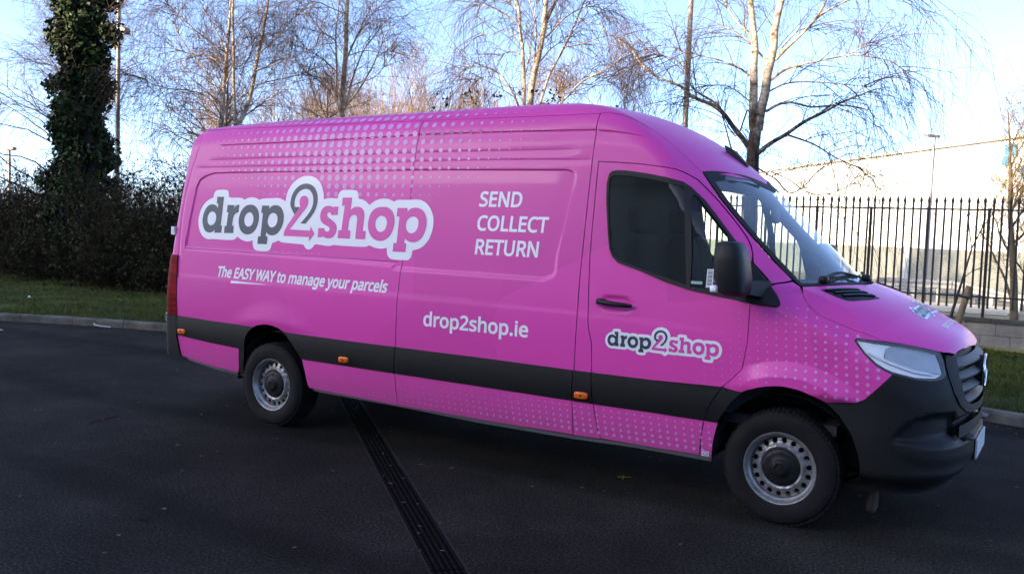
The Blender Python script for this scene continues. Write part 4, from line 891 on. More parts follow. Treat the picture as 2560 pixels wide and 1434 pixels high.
# rear skirt edge, sill rail
sl = D['sill_low']
poly = np.vstack([[[-3.86, .374], [-3.004, .366], [-2.16, .349], [-1.413, .343], [-.944, .352], [-.430, .350], [-.430, .322]], rev(sl[3:-1]), [[-3.86, .352]]])
panel('sill_rail', 'side', poly, M['alloy'], van, off=-.006, g=.06, flange=.05, both=True)
poly = np.vstack([[[-5.45, .468], [-5.071, .421], [-4.69, .401], [-4.69, .380], [-5.075, .397], [-5.43, .442]]])
panel('rear_sill_rail', 'side', poly, M['alloy'], van, off=-.010, g=.06, flange=.05, both=True)

# roof, windscreen, bonnet
sd = np.stack([np.linspace(-5.55, -1.403, 90), np.full(90, ZT)], -1)
edge = surf('side', sd, normals=False)[:, :2]
wt = D['ws_top'][:, :2].copy(); wt[-1, 1] = 0
# the roof skin tucks a centimetre under the side sheets
near = np.vstack([edge - [0, .010], jx[1:-1] - [0, .010], jx[-1:], wt[1:-1]])
rear = np.array([(-5.63, -.55), (-5.66, -.3)])
roof_poly = np.vstack([rev(rear), near, [[wt[-1, 0], 0]], rev(near) * [1, -1], rear * [1, -1], ])
roof = panel('roof', 'top', roof_poly, M['pink'], van, off=-.0007, g=.05, flange=.02, inset=.0)
wb = np.array([(.026, -.770), (.095, -.679), (.170, -.540), (.236, -.343), (.272, -.15)])
ws_near = np.vstack([wsx[:-1] + [0, .006], wb])
ws_poly = np.vstack([ws_near, rev(ws_near) * [1, -1], rev(wt[1:-1]) * [1, -1] + [.004, 0], [[wt[-1, 0] + .004, 0]], wt[1:-1] + [.004, 0]])
ws_in = offset_poly(resample_loop(ws_poly, .06), .032)
ws_in[:, 0] += .035 * sstep(-.33, -.45, ws_in[:, 0])
top_cut = np.where(ws_in[:, 0] < -.33, 1, 0)
panel('windscreen_surround', 'top', ws_poly, M['rubber'], van, holes=[ws_in], off=.001, g=.04, flange=.012)
panel('windscreen', 'top', offset_poly(ws_in, -.002), M['ws'], van, off=-.001, g=.05, flange=0)
hs = np.vstack([HS[:1], HS]); hf = D['hood_front'][:, :2]
hood_near = np.vstack([[[.034, -.772]], hs[1:], hf[1:]])
hood_rear = np.vstack([[[.102, -.679], [.176, -.540], [.243, -.343], [.281, -.15], [.292, 0]]])
hood_poly = np.vstack([hood_near, [[.945, 0]], rev(hood_near) * [1, -1], (hood_rear * [1, -1])[:-1], rev(hood_rear)])
hood = panel('bonnet', 'top', hood_poly, M['pink'], van, g=.03, flange=.022, inset=.0006)

# bonnet air vents, louvred
vb = [(D['vent_bars'][i], D['vent_bars'][i + 1]) for i in (0, 2, 4)]
vent_poly = np.array([(.135, -.725), (.150, -.690), (.205, -.600), (.270, -.470), (.300, -.440), (.355, -.436), (.425, -.434), (.385, -.560), (.320, -.680), (.290, -.714), (.240, -.728), (.185, -.732)])
for mir in (False, True):
    v = panel('air_vent', 'top', vent_poly, M['trim'], hood, off=.003, g=.05, flange=.004, mirror=mir)
    for k, (x0, x1) in enumerate(((.165, .300), (.212, .345), (.260, .392))):
        y0, y1 = -.712 + .012 * k, -.452
        q = np.array([(x0 - .010, y0), (x1 - .012, y1), (x1 + .012, y1), (x0 + .010, y0)])
        panel('louvre', 'top', q, M['trim'], v, off=.012, g=.08, flange=.012, mirror=mir)

# front: bumper, headlamps, grille
arch_px = aF[aF[:, 0] > .25]
def to_front(xz, off=0.):
    p = surf('side', xz, off, normals=False); return np.stack([np.arctan2(p[:, 1], p[:, 0] - FC), p[:, 2]], -1)
fb = to_front(D['fender_bot'])
af = to_front(arch_px[1:])
hl = D['headlight']; hl_low = hl[[14, 13, 12, 11, 10, 9]]
sh = D['shell']
half = np.vstack([rev(af)[:-1], fb, hl[13:14], D['bumper_top'][1:2], hl[11:9:-1], [[-.556, 1.0], [-.549, 1.05], [-.522, 1.095]], sh[14:7:-1], [[-.165, .722], [-.02, .712], [0, .712]]])
low = np.array([(0, .30), (-.3, .30), (-.55, .295), (-.75, .285), (-.88, .28), (-.93, .30)])
bump_poly = np.vstack([half, (rev(half)[1:]) * [-1, 1], rev(low[:0]) if 0 else (rev(low)[:-1]) * [-1, 1], low])
bumper = panel('front_bumper', 'front', bump_poly, M['bumper'], van, off=.002, g=.026, flange=.03, feat='front', inset=.001)
lead = offset_poly(hl, -.004)
for mir in (False, True):
    h = panel('headlight', 'front', offset_poly(hl, .002), M['lens'], van, off=.004, g=.04, flange=.012, mirror=mir)
    panel('housing', 'front', offset_poly(hl, -.003), M['rubber'], h, holes=[offset_poly(hl, .006)], off=.003, g=.04, flange=.06, mirror=mir)
    panel('reflector', 'front', offset_poly(hl, .012), M['silver'], h, off=-.022, g=.05, flange=0, mirror=mir)
    panel('lamp_bowl', 'front', offset_poly(D['headlight_in'], -.004), M['bowl'], h, off=-.014, g=.04, flange=.008, mirror=mir)
    q = np.array([(-.885, 1.108), (-.80, 1.062), (-.70, 1.018), (-.62, 1.000), (-.63, .990), (-.71, 1.004), (-.81, 1.048), (-.892, 1.098)])
    panel('light_strip', 'front', q, M['label'], h, off=-.010, g=.05, flange=.012, mirror=mir)
    s = -1 if not mir else 1
    MB().sq((.728, s * .668, 1.055), (.10, .11, .11), e=1., n=10).build('projector', M['lens_dark'], h, True)
# grille: dark shell with four slats and the round badge
grille = panel('grille', 'front', np.vstack([sh[0:1] + [.004, 0], [[-.42, 1.10], [-.2, 1.112], [0, 1.115]], rev([(-.2, 1.112), (-.42, 1.10)]) * np.array([-1, 1]), (sh[0:1] + [.004, 0]) * [-1, 1], rev(sh[8:15]) [::-1] * [-1, 1] if 0 else rev(sh[8:15][::-1]) [::-1] * [-1, 1] if 0 else np.array([(.547, 1.045), (.551, .976), (.533, .896), (.472, .809), (.388, .76), (.325, .745), (.153, .728), (0, .722)]), np.array([(-.153, .728), (-.325, .745), (-.388, .76), (-.472, .809), (-.533, .896), (-.551, .976), (-.547, 1.045)])]), M['rubber'], van, off=-.06, g=.05, flange=0)
rim_o = np.array([(-.545, 1.045), (-.549, .976), (-.531, .896), (-.470, .812), (-.386, .763), (-.325, .748), (-.153, .731), (0, .725)])
rim_i = np.array([(-.455, 1.065), (-.480, .99), (-.460, .91), (-.412, .845), (-.345, .805), (-.28, .79), (-.14, .779), (0, .776)])
full = lambda a: np.vstack([a[:-1], a[-1:], rev(a[:-1]) * [-1, 1]])
ro = np.vstack([[[-.522, 1.092]], full(rim_o), [[.522, 1.092]]]); ri = np.vstack([[[-.440, 1.085]], full(rim_i), [[.440, 1.085]]])
ring = np.vstack([ro, rev(ri)])
panel('grille_frame', 'front', ring, M['rubber'], grille, off=.010, g=.035, flange=.07)
for k, z in enumerate((1.045, .968, .890, .812)):
    hw = np.interp(z, [.78, .81, .9, 1.0, 1.08], [.30, .40, .455, .475, .46])
    n = 17; us = np.linspace(-hw, hw, n)
    pf = surf('front', np.stack([us, np.full(n, z)], -1), .006, normals=False); pb = surf('front', np.stack([us, np.full(n, z + .030)], -1), -.035, normals=False)
    pl = surf('front', np.stack([us, np.full(n, z - .013)], -1), .002, normals=False); pk = surf('front', np.stack([us, np.full(n, z - .012)], -1), -.045, normals=False)
    V = np.vstack([pb, pf, pl, pk]); F = []
    for r_ in range(4):
        r2 = (r_ + 1) % 4
        F += [(r_ * n + i, r_ * n + i + 1, r2 * n + i + 1, r2 * n + i) for i in range(n - 1)]
    mbx = MB().add(V, F); mbx.build('slat', M['slat'], grille, 'auto')
# badge: ring with a three-pointed star
bx = surf('front', [[0, .975]], .0, normals=False)[0]
t = np.linspace(0, 2 * np.pi, 33)
P = np.stack([np.full(33, bx[0] + .020), .100 * np.cos(t), .955 + .100 * np.sin(t)], -1)[None]
V, F = tubes(P, np.full((1, 33), .008), 8)
badge = mesh_np('badge_ring', V, F, M['chrome'], grille, True)
st = MB()
for k in range(3):
    a = np.pi / 2 + k * 2 * np.pi / 3; c, s_ = math.cos(a), math.sin(a)
    x0 = bx[0] + .012
    st.add([(x0, .098 * c, .955 + .098 * s_), (x0, -.018 * s_ , .955 + .018 * c), (x0, .018 * s_, .955 - .018 * c), (x0 + .014, .01 * c, .955 + .01 * s_), (x0 - .01, 0, .955)], [(0, 1, 3), (0, 3, 2), (1, 4, 3), (2, 3, 4), (0, 4, 1), (0, 2, 4)])
st.build('badge_star', M['chrome'], grille)
MB().cyl((bx[0] - .03, 0, .955), (bx[0] + .012, 0, .955), .098, n=28).build('badge_disc', M['rubber'], grille)
# bumper step with rings, air intake, number plate
ua = np.linspace(-.46, .46, 21)
intake = np.vstack([np.stack([ua, .690 + .0 * ua], -1), np.stack([rev(ua), .615 + .0 * ua], -1)])
panel('air_intake', 'front', intake, M['rubber'], bumper, off=.006, g=.05, flange=.01)
for y in (-.42, .42):
    for k, r_ in enumerate((.05, .036, .022)):
        P = np.stack([.945 + .6 * r_ * np.cos(t), y + r_ * np.sin(t), np.full(33, .606 + .001)], -1)[None]
        V, F = tubes(P, np.full((1, 33), .004), 6); mesh_np('step_ring', V, F, M['bumper'], bumper, True)
MB().sq((.94, -.42, .598), (.14, .20, .016), e=.5).build('step_pad', M['bumper'], bumper, True)
MB().sq((.94, .42, .598), (.14, .20, .016), e=.5).build('step_pad', M['bumper'], bumper, True)
npl = empty('number_plate'); npl.parent = van
MB().box((1.004, 0, .495), (.012, .53, .115)).build('plate', M['plate'], npl)
MB().box((.990, 0, .495), (.02, .55, .13)).build('plate_holder', M['rubber'], npl)
# tow eye flap under the bumper
MB().sq((.50, -.70, .20), (.05, .16, .16), e=.4).build('air_deflector', mat('deflector_brown', (.035, .027, .022), rough=.8), van, True)

# rear: lamp, corner bumper, doors
tl = D['tail_r']; phi0 = tl[:, 0]
poly = np.vstack([tl, rev(tl - [.30, 0])])
for mir in (False, True):
    o = panel('tail_lamp', 'rear', poly, M['red'], van, off=.006, g=.04, flange=.02, mirror=mir)
    for z in (.93, .99, 1.20):
        q = np.array([(-2.11, z), (-2.11, z + .022), (-2.38, z + .022), (-2.38, z)])
        panel('lamp_cell', 'rear', q, M['red'], o, off=.011, g=.06, flange=.006, mirror=mir)
rb = D['rb_r']
half = np.vstack([rb, [[-2.10, .47]], [[-2.5, .44], [-np.pi, .44]], [[-np.pi, .848], [-2.4, .848]]])
panel('rear_bumper', 'rear', half, M['bumper'], van, off=.014, g=.05, flange=.03, both=True)
for mir in (False, True):
    q = np.array([(-2.45, .86), (-3.13, .86), (-3.13, 2.50), (-2.44, 2.50)])
    d_ = panel('rear_door', 'rear', q, M['pink'], van, off=.004, g=.07, flange=.03, mirror=mir)
    s = -1 if not mir else 1
    for z in (.82, 1.62):
        MB().box((-5.715 + .02 * (z > 1), s * (.885 if z > 1 else .915), z), (.045, .03, .075)).build('hinge', M['label'], d_)

# side lamps
for x, z in D['marker']:
    p, n = surf('side', [[x, z]], .013, 'mold')
    o = MB().sq(p[0] + n[0] * .004, (.105, .026, .048), e=.55).build('side_lamp', M['orange'], van, True)
    MB().sq(p[0] + n[0] * .0155, (.022, .006, .014), e=.8, n=6).build('lamp_stud', M['rubber'], o, True)
# door handle
hp, hn = surf('side', [[-1.13, 1.276]], 0, None)
hy = hp[0, 1]
t_ = np.linspace(0, 1, 9)
P = np.stack([-1.235 + .235 * t_, hy - .018 - .024 * np.sin(np.pi * np.clip(t_ * 1.1, 0, 1)), 1.281 - .014 * t_], -1)[None]
V, F = tubes(P, np.interp(t_, [0, .15, .85, 1], [.015, .019, .016, .012])[None], 10)
hd = MB().add(V, [tuple(f) for f in F]); hd.sq((-1.222, hy - .016, 1.281), (.075, .035, .042), e=.6)
hd.build('door_handle', M['trim'], cab_door, True)
MB().cyl((-1.222, hy - .0325, 1.281), (-1.222, hy - .035, 1.281), .008, n=12).build('lock', M['alloy'], cab_door)

# wing mirrors on their triangular mounts
for s in (-1, 1):
    mr = empty('wing_mirror'); mr.parent = van
    ring = []
    prof_ = [(1.392, .62, .55), (1.42, .88, .9), (1.50, 1.0, 1.0), (1.60, .97, 1.0), (1.67, .86, .95), (1.705, .66, .75), (1.715, .40, .4)]
    for z, kx, ky in prof_:
        a = np.linspace(0, 2 * np.pi, 24, endpoint=False); e = .62
        f = lambda v: np.sign(v) * np.abs(v) ** e
        cx = -.275 + .012 * (1.55 - z) / .1
        ring.append(np.stack([cx + .098 * kx * f(np.cos(a)), s * (1.185) + s * .125 * ky * f(np.sin(a)), np.full(24, z)], -1))
    MB().loft(ring).build('mirror_shell', M['trim'], mr, 'auto')
    MB().loft([np.array([(-.300, s * 1.10, 1.40), (-.190, s * 1.10, 1.40), (-.190, s * 1.10, 1.485), (-.300, s * 1.10, 1.485)]), np.array([(-.255, s * .90, 1.375), (-.125, s * .90, 1.375), (-.125, s * .90, 1.48), (-.255, s * .90, 1.48)])]).build('mirror_arm', M['trim'], mr)
    MB().sq((-.362, s * 1.20, 1.555), (.012, .13, .18), e=.4).build('mirror_glass', M['chrome'], mr, True)
    MB().sq((-.352, s * 1.265, 1.432), (.05, .07, .045), e=.6).build('indicator', M['silver'], mr, True)
tri_ = np.array([(-.27, 1.60), (-.20, 1.515), (-.129, 1.442), (-.078, 1.392), (-.054, 1.355), (-.056, 1.340), (-.075, 1.334), (-.14, 1.338), (-.22, 1.344), (-.30, 1.356), (-.31, 1.50)])
panel('mirror_mount', 'side', tri_, M['trim'], van, off=.018, g=.03, flange=.03, both=True)

# aerial, wipers
ap = surf('top', [[-.70, .03]], normals=False)[0]
ae = empty('aerial'); ae.parent = van
MB().loft([[(-.77, -.012, ap[2] + .085), (-.77, .06, ap[2] + .085), (-.75, .06, ap[2] + .03), (-.75, -.012, ap[2] + .03)], [(-.70, -.02, ap[2] + .045), (-.70, .068, ap[2] + .045), (-.68, .068, ap[2] - .03), (-.68, -.02, ap[2] - .03)], [(-.60, .0, ap[2] - .055), (-.60, .05, ap[2] - .055), (-.60, .05, ap[2] - .09), (-.60, .0, ap[2] - .09)]]).build('aerial_base', M['rubber'], ae)
MB().cyl((-.72, .024, ap[2] + .04), (-.86, .024, ap[2] + .46), .006, .0025, n=6).build('aerial_rod', M['rubber'], ae)
for (x0, y0, x1, y1) in ((.115, -.585, .232, -.06), (.245, .06, .125, .60)):
    w = empty('wiper'); w.parent = van
    n = 12; tt = np.linspace(0, 1, n)
    uv = np.stack([x0 + (x1 - x0) * tt - .02 * np.sin(np.pi * tt), y0 + (y1 - y0) * tt], -1)
    P = surf('top', uv, .022, normals=False)
    V, F = tubes(P[None], np.interp(tt, [0, .1, 1], [.016, .011, .007])[None], 6); mesh_np('wiper_arm', V, F, M['rubber'], w, True)
    uv2 = np.stack([x0 + .02 + (x1 - x0 - .05) * tt, y0 + .10 + (y1 - y0) * 1.0 * tt - .05], -1); P = surf('top', uv2, .008, normals=False)
    V, F = tubes(P[None], np.full((1, n), .008), 6); mesh_np('wiper_blade', V, F, M['rubber'], w, True)
    b = surf('top', [[x0, y0]], .02, normals=False)[0]
    MB().sq(b, (.06, .06, .05), e=.7).build('wiper_pivot', M['trim'], w, True)
n = 21; yy = np.linspace(-.70, .70, n)

# wheels
def wheel(x, s):
    w = empty('wheel', (x, s * .955, .351)); w.parent = van
    def lathe(name, prof_, m, n=64, sharp='auto'):
        a = np.linspace(0, 2 * np.pi, n, endpoint=False)
        V = np.array([(r_ * math.cos(q), -s * d_, r_ * math.sin(q)) for r_, d_ in prof_ for q in a]); k = len(prof_)
        F = [(i * n + j, i * n + (j + 1) % n, (i + 1) * n + (j + 1) % n, (i + 1) * n + j) for i in range(k - 1) for j in range(n)]
        return MB().add(V, F).build(name, m, w, sharp)
    # depth d: 0 at the rim lip, + towards the middle of the van
    ty = lathe('tyre', [(.214, .004), (.222, -.004), (.240, -.011), (.268, -.017), (.295, -.017), (.312, -.013), (.322, -.008), (.327, -.007), (.335, .0), (.343, .010), (.349, .024), (.351, .05), (.352, .11), (.351, .17), (.347, .20), (.330, .225), (.27, .24), (.214, .22)], M['tyre'], 96)
    tr = MB()
    for k in range(72):
        a = 2 * np.pi * k / 72; c, q = math.cos(a), math.sin(a)
        for d_, l_, sk in ((.020, .030, .0), (.075, .05, .02), (.140, .05, -.02), (.196, .03, 0)):
            a2 = a + sk; m_ = np.array([[math.cos(a2), 0, -math.sin(a2)], [0, 1, 0], [math.sin(a2), 0, math.cos(a2)]])
            tr.box(((.3515 - (.004 if d_ in (.020, .196) else 0)) * math.cos(a2), -s * d_, (.3515 - (.004 if d_ in (.020, .196) else 0)) * math.sin(a2)), (.010, l_, .022), m_)
    o = tr.build('tread', M['tyre'], ty); o['kind'] = 'stuff'
    lathe('rim', [(.2205, .006), (.2235, .0), (.2205, -.006), (.213, -.004), (.206, .006), (.203, .016), (.198, .024), (.190, .030), (.188, .06), (.188, .20)], M['steel'], 80)
    # pierced disc: eighteen round holes
    nh = 18; rh = .0165; loops = []
    outer = np.array([(.190 * math.cos(q), .190 * math.sin(q)) for q in np.linspace(0, 2 * np.pi, 72, endpoint=False)])
    inner = np.array([(.112 * math.cos(q), .112 * math.sin(q)) for q in np.linspace(0, 2 * np.pi, 60, endpoint=False)])
    holes = [inner]
    for k in range(nh):
        a = 2 * np.pi * (k + .35) / nh
        holes.append(np.array([(.165 * math.cos(a) + rh * math.cos(q), .165 * math.sin(a) + rh * math.sin(q)) for q in np.linspace(0, 2 * np.pi, 14, endpoint=False)]))
    uv, F, bl = tri_region(outer, holes, .012, 'none')
    r_ = np.hypot(*uv.T)
    dep = np.interp(r_, [.112, .120, .128, .135, .142, .150, .182, .190], [.040, .030, .026, .028, .038, .046, .052, .062])
    P = np.stack([uv[:, 0], -s * dep, uv[:, 1]], -1); n0 = len(P); FF = [tuple(f) for f in F]; V = [P]
    for l in bl[2:]:
        q = P[l]; V.append(q + [0, -s * .012, 0]); k = len(l)
        FF += [(l[i], l[(i + 1) % k], n0 + (i + 1) % k, n0 + i) for i in range(k)]; n0 += k
    MB().add(np.vstack(V), FF).build('wheel_disc', M['steel'], w, 'auto')
    lathe('brake_drum', [(.001, .085), (.17, .085), (.175, .20)], M['dark'], 40)
    cap = lathe('hub_cap', [(.116, .042), (.114, .030), (.106, .022), (.085, .019), (.058, .018), (.050, .012), (.044, .002), (.038, -.003), (.030, -.003), (.028, .002), (.001, .002)], M['trim'], 48)
    sl_ = MB()
    for k in range(6):
        a = 2 * np.pi * (k + .5) / 6; m_ = np.array([[math.cos(a), 0, -math.sin(a)], [0, 1, 0], [math.sin(a), 0, math.cos(a)]])
        sl_.box((.084 * math.cos(a), -s * .019, .084 * math.sin(a)), (.030, .004, .008), m_)
    sl_.build('cap_slots', M['seamblack'], cap)
    st_ = MB()
    for k in range(3):
        a = np.pi / 2 + k * 2 * np.pi / 3; c, q = math.cos(a), math.sin(a)
        st_.add([(.026 * c, s * .002, .026 * q), (-.005 * q, s * .002, .005 * c), (.005 * q, s * .002, -.005 * c), (0, s * .005, 0), (0, -s * .004, 0)], [(0, 1, 3), (0, 3, 2), (1, 4, 3), (2, 3, 4)])
    st_.build('cap_star', M['trim'], cap)
    if s < 0: MB().cyl((.150, -.002, .074), (.172, -.034, .088), .004, n=6).build('valve', M['alloy'], w)
    return w
# the depth sign: for the right side (s=-1) +d points towards +y
for x in (0.0, -4.325):
    for s in (-1, 1): wheel(x, s)

# wheel-arch liners, floor, cab interior
for x, r_ in ((.02, .475), (-4.29, .475)):
    for s in (-1, 1):
        a = np.linspace(-.02, np.pi + .02, 25); V = []; n = 25
        for d_ in (.955, .62):
            rr_ = r_ - (.03 if d_ > .9 else .02)
            V += [(x + rr_ * math.cos(q), s * d_, .36 + rr_ * math.sin(q) * 1.0) for q in a]
        F = [(i, i + 1, n + i + 1, n + i) for i in range(n - 1)]
        V += [(x, s * .62, .36)]; F += [(n + i, n + i + 1, 2 * n) for i in range(n - 1)]
        MB().add(V, F).build('wheel_liner', M['liner'], van, False)
# lower rear lip of the rear arch liner seen above the tyre
fl = MB()
fl.box((-4.9, 0, .50), (1.1, 1.80, .06)); fl.box((-2.1, 0, .46), (3.4, 1.86, .10)); fl.box((.05, 0, .47), (1.3, 1.16, .12)); fl.box((-2.5, 0, .34), (5.8, .9, .12))
fl.build('underbody', M['dark'], van)
fl = MB(); fl.cyl((0, -.85, .33), (0, .85, .33), .06); fl.cyl((-4.325, -.85, .33), (-4.325, .85, .33), .08); fl.build('axles', M['dark'], van)
# inner skin that closes the gaps
for x0, x1 in ((-5.60, -1.44),):
    n = 60; xs = np.linspace(x0, x1, n)
    V = []; F = []
    zz = np.r_[np.linspace(.90, 2.5, 17)]
    for s in (-1, 1):
        b = len(V)
        g_ = np.array([(x, z) for x in xs for z in zz]); P = surf('side', g_, -.035, normals=False)
        P[:, 1] *= -s if s > 0 else 1
        V += P.tolist(); k = len(zz)
        F += [(b + i * k + j, b + (i + 1) * k + j, b + (i + 1) * k + j + 1, b + i * k + j + 1) for i in range(n - 1) for j in range(k - 1)]
    MB().add(V, F).build('inner_skin', M['seamblack'], van)
cabin = MB(); cabin.loft([[(x_, y_, z_) for y_, z_ in ((-.84, .5), (-.84, 1.4), (-.72, 2.2), (-.58, 2.52), (.58, 2.52), (.72, 2.2), (.84, 1.4), (.84, .5))] for x_ in (-1.435, -1.405)]); cabin.box((-.55, 0, .60), (1.7, 1.7, .06)); cabin.build('bulkhead', M['interior'], van)
hl_ = MB(); hl_.box((-1.12, 0, 2.24), (.52, 1.2, .03)); hl_.build('headlining', M['interior'], van)
dash = MB()
prof_ = [(-.42, 1.02), (-.40, 1.30), (-.28, 1.37), (.02, 1.40), (.16, 1.38), (.20, 1.05)]
dash.loft([[(x, -.76, z) for x, z in prof_], [(x, .76, z) for x, z in prof_]]); dash.build('dashboard', M['interior'], van)
for y in (-.46, .30, .58):
    se = empty('seat'); se.parent = van
    MB().sq((-.86, y, .98), (.52, .46 if y < 0 else .40, .20), e=.4).build('cushion', M['seat'], se, True)
    MB().sq((-1.13, y, 1.38), (.17, .46 if y < 0 else .38, .72), e=.45, rot=rotm('Y', R(-9))).build('backrest', M['seat'], se, True)
    MB().sq((-1.20, y, 1.84), (.12, .27, .20), e=.5, rot=rotm('Y', R(-9))).build('headrest', M['seat'], se, True)
sw = empty('steering_wheel'); sw.parent = van
t = np.linspace(0, 2 * np.pi, 33); ax = rotm('Y', R(62))
P = (np.stack([.19 * np.cos(t), .19 * np.sin(t), 0 * t], -1) @ ax.T + [-.52, -.42, 1.33])[None]
V, F = tubes(P, np.full((1, 33), .015), 6); mesh_np('wheel_rim', V, F, M['interior'], sw, True)
MB().cyl((-.53, -.42, 1.325), (-.25, -.42, 1.18), .05, .07, n=12).build('column', M['interior'], sw)
MB().sq((.0, 0, 1.99), (.0, 0, 0)) if 0 else None
MB().sq((-.36, -.05, 1.90), (.04, .16, .11), e=.5).build('camera_housing', M['interior'], van, True)

# ================================================================ print on the van
def letters(keys, f):
    out = []
    for k in keys: out.append((f(LG[k]), [f(LG[k + '_'])] if k + '_' in LG else []))
    return out
GREY, PINK = ('d', 'r', 'o', 'p', 'hook'), ('two', 's', 'h', 'o2', 'p2')
def gap_split(polys): return polys
def logo(chart, f, parent, name, feat, offs=(.0016, .0030, .0034), g=.04):
    w = decal(name, chart, [(f(smooth_line(np.vstack([LG['white'], LG['white'][:1]]), 1)[:-1]), [])], M['white'], parent, offs[0], g, feat)
    decal('grey_letters', chart, letters(GREY, f), M['grey'], w, offs[1], g, feat)
    decal('pink_letters', chart, letters(PINK, f), M['pinkprint'], w, offs[2], g, feat)
    return w
def round_letters():
    # soften the traced curves, leave the square serifs square
    for k in list(LG):
        p = LG[k]; n = len(p); q = []
        for i in range(n):
            a, b, c = p[i - 1], p[i], p[(i + 1) % n]
            u = b - a; v = c - b; cs = (u @ v) / (np.linalg.norm(u) * np.linalg.norm(v) + 1e-9)
            if cs > .72: q += [b * .75 + a * .25, b * .75 + c * .25]
            else: q.append(b)
        LG[k] = np.array(q)
round_letters()
big = logo('side', lambda p: p, van, 'side_logo', 'side')
W0 = LG['white']; x0, x1 = W0[:, 0].min(), W0[:, 0].max(); z0, z1 = W0[:, 1].min(), W0[:, 1].max()
dl = lambda p: np.stack([-1.180 + (p[:, 0] - x0) / (x1 - x0) * .802, .953 + (p[:, 1] - z0) / (z1 - z0) * .194], -1)
logo('side', dl, cab_door, 'door_logo', 'side', g=.03)
# bonnet logo: reads from the front, so its x runs across the van
bl_ = lambda p: np.stack([.715 - (p[:, 1] - z0) / (z1 - z0) * .165, -.375 + (p[:, 0] - x0) / (x1 - x0) * .75], -1)
logo('top', bl_, hood, 'bonnet_logo', None, offs=(.002, .0032, .0038), g=.03)
ht = text_polys('SEND COLLECT RETURN', .60, .030, 0, 0, bold=.02)
ht = [(np.stack([.805 - o[:, 1], -.30 + o[:, 0]], -1), [np.stack([.805 - h[:, 1], -.30 + h[:, 0]], -1) for h in hs_]) for o, hs_ in ht]
decal('bonnet_lettering', 'top', ht, M['white'], hood, .003, .05)

for w_, l_, c_, z_ in (('SEND', .372, .104, 1.902), ('COLLECT', .598, .104, 1.727), ('RETURN', .552, .105, 1.553)):
    decal('door_lettering', 'side', text_polys(w_, l_, c_, -2.302, z_, .022, .03), M['white'], van, .0016, .05, 'side')
T = text_polys('drop2shop.ie', .925, .100, -2.698, .9985, .022, 0.)
# the line runs a few millimetres downhill towards the front, as measured
def tilt(polys, x_0, k): return [(o + np.stack([0 * o[:, 0], (o[:, 0] - x_0) * k], -1), [h + np.stack([0 * h[:, 0], (h[:, 0] - x_0) * k], -1) for h in hs_]) for o, hs_ in polys]
decal('web_address', 'side', tilt(T, -2.698, -.006), M['white'], van, .0016, .05, 'side')
T = text_polys('The EASY WAY to manage your parcels', 1.960, .0855, -5.030, 1.236, .030, .20)
T.append((np.array([(-4.833, 1.209), (-4.836, 1.186), (-4.355, 1.206)]), []))
decal('slogan', 'side', tilt(T, -5.03, -.0075), M['white'], van, .0016, .05, 'side')
decal('recess_seam', 'side', [(np.array([(-5.509, 1.467), (-2.993, 1.4625), (-2.993, 1.4590), (-5.509, 1.4635)]), []), (np.array([(-5.511, 1.56), (-5.507, 1.56), (-5.507, 1.465), (-5.511, 1.465)]), [])], M['seamblack'], van, .0012, .05, 'side')

# halftone dots
def dots(centres, radii, name, parent, chart='side', feat='side', off=.0022):
    c = np.array(centres); r_ = np.array(radii); k = r_ > .0022; c, r_ = c[k], r_[k]
    P, N = surf(chart, c, off, feat)
    ex = np.tile([1., 0, 0], (len(P), 1)); ex -= N * (ex * N).sum(1, keepdims=True); ex /= np.linalg.norm(ex, axis=1, keepdims=True)
    ey = np.cross(N, ex)
    q = np.linspace(0, 2 * np.pi, 14, endpoint=False)
    # the rim of each dot follows the sheet
    rim = P[:, None] + r_[:, None, None] * (np.cos(q)[None, :, None] * ex[:, None] + np.sin(q)[None, :, None] * ey[:, None])
    if chart == 'side':
        uvr = rim[..., [0, 2]].reshape(-1, 2); steep = np.repeat(N[:, 2] > .75, 14)
        pr = surf(chart, uvr, off, feat, normals=False).reshape(len(P), 14, 3)
        rim = np.where(steep.reshape(len(P), 14)[..., None], rim, pr)
    V = np.concatenate([P[:, None], rim], 1).reshape(-1, 3); NN = np.repeat(N, 15, 0)
    F = np.array([(15 * i, 15 * i + 1 + j, 15 * i + 1 + (j + 1) % 14) for i in range(len(P)) for j in range(14)])
    a = V[F]; fn = np.cross(a[:, 1] - a[:, 0], a[:, 2] - a[:, 0]); f_ = (fn * NN[F[:, 0]]).sum(1) < 0
    F = np.where(f_[:, None], F[:, ::-1], F)
    o = mesh_np(name, V, F, M['dot'], parent, True, NN); o['kind'] = 'stuff'
    return o
def lattice_x():
    xs = [-2.876]
    pit = lambda x: .0825 + .0021 * (x + 5)
    while xs[-1] < -1.3: xs.append(xs[-1] + pit(xs[-1]))
    b = [-2.876]
    while b[-1] > -5.72: b.append(b[-1] - pit(b[-1]))
    return np.array(b[::-1][:-1] + xs)
LX = lattice_x()
rows = [2.518, 2.452, 2.386, 2.318, 2.250, 2.182, 2.113, 2.045, 1.977, 1.908, 1.840, 1.772]
white_poly = LG['white']
C_, Rd = [], []
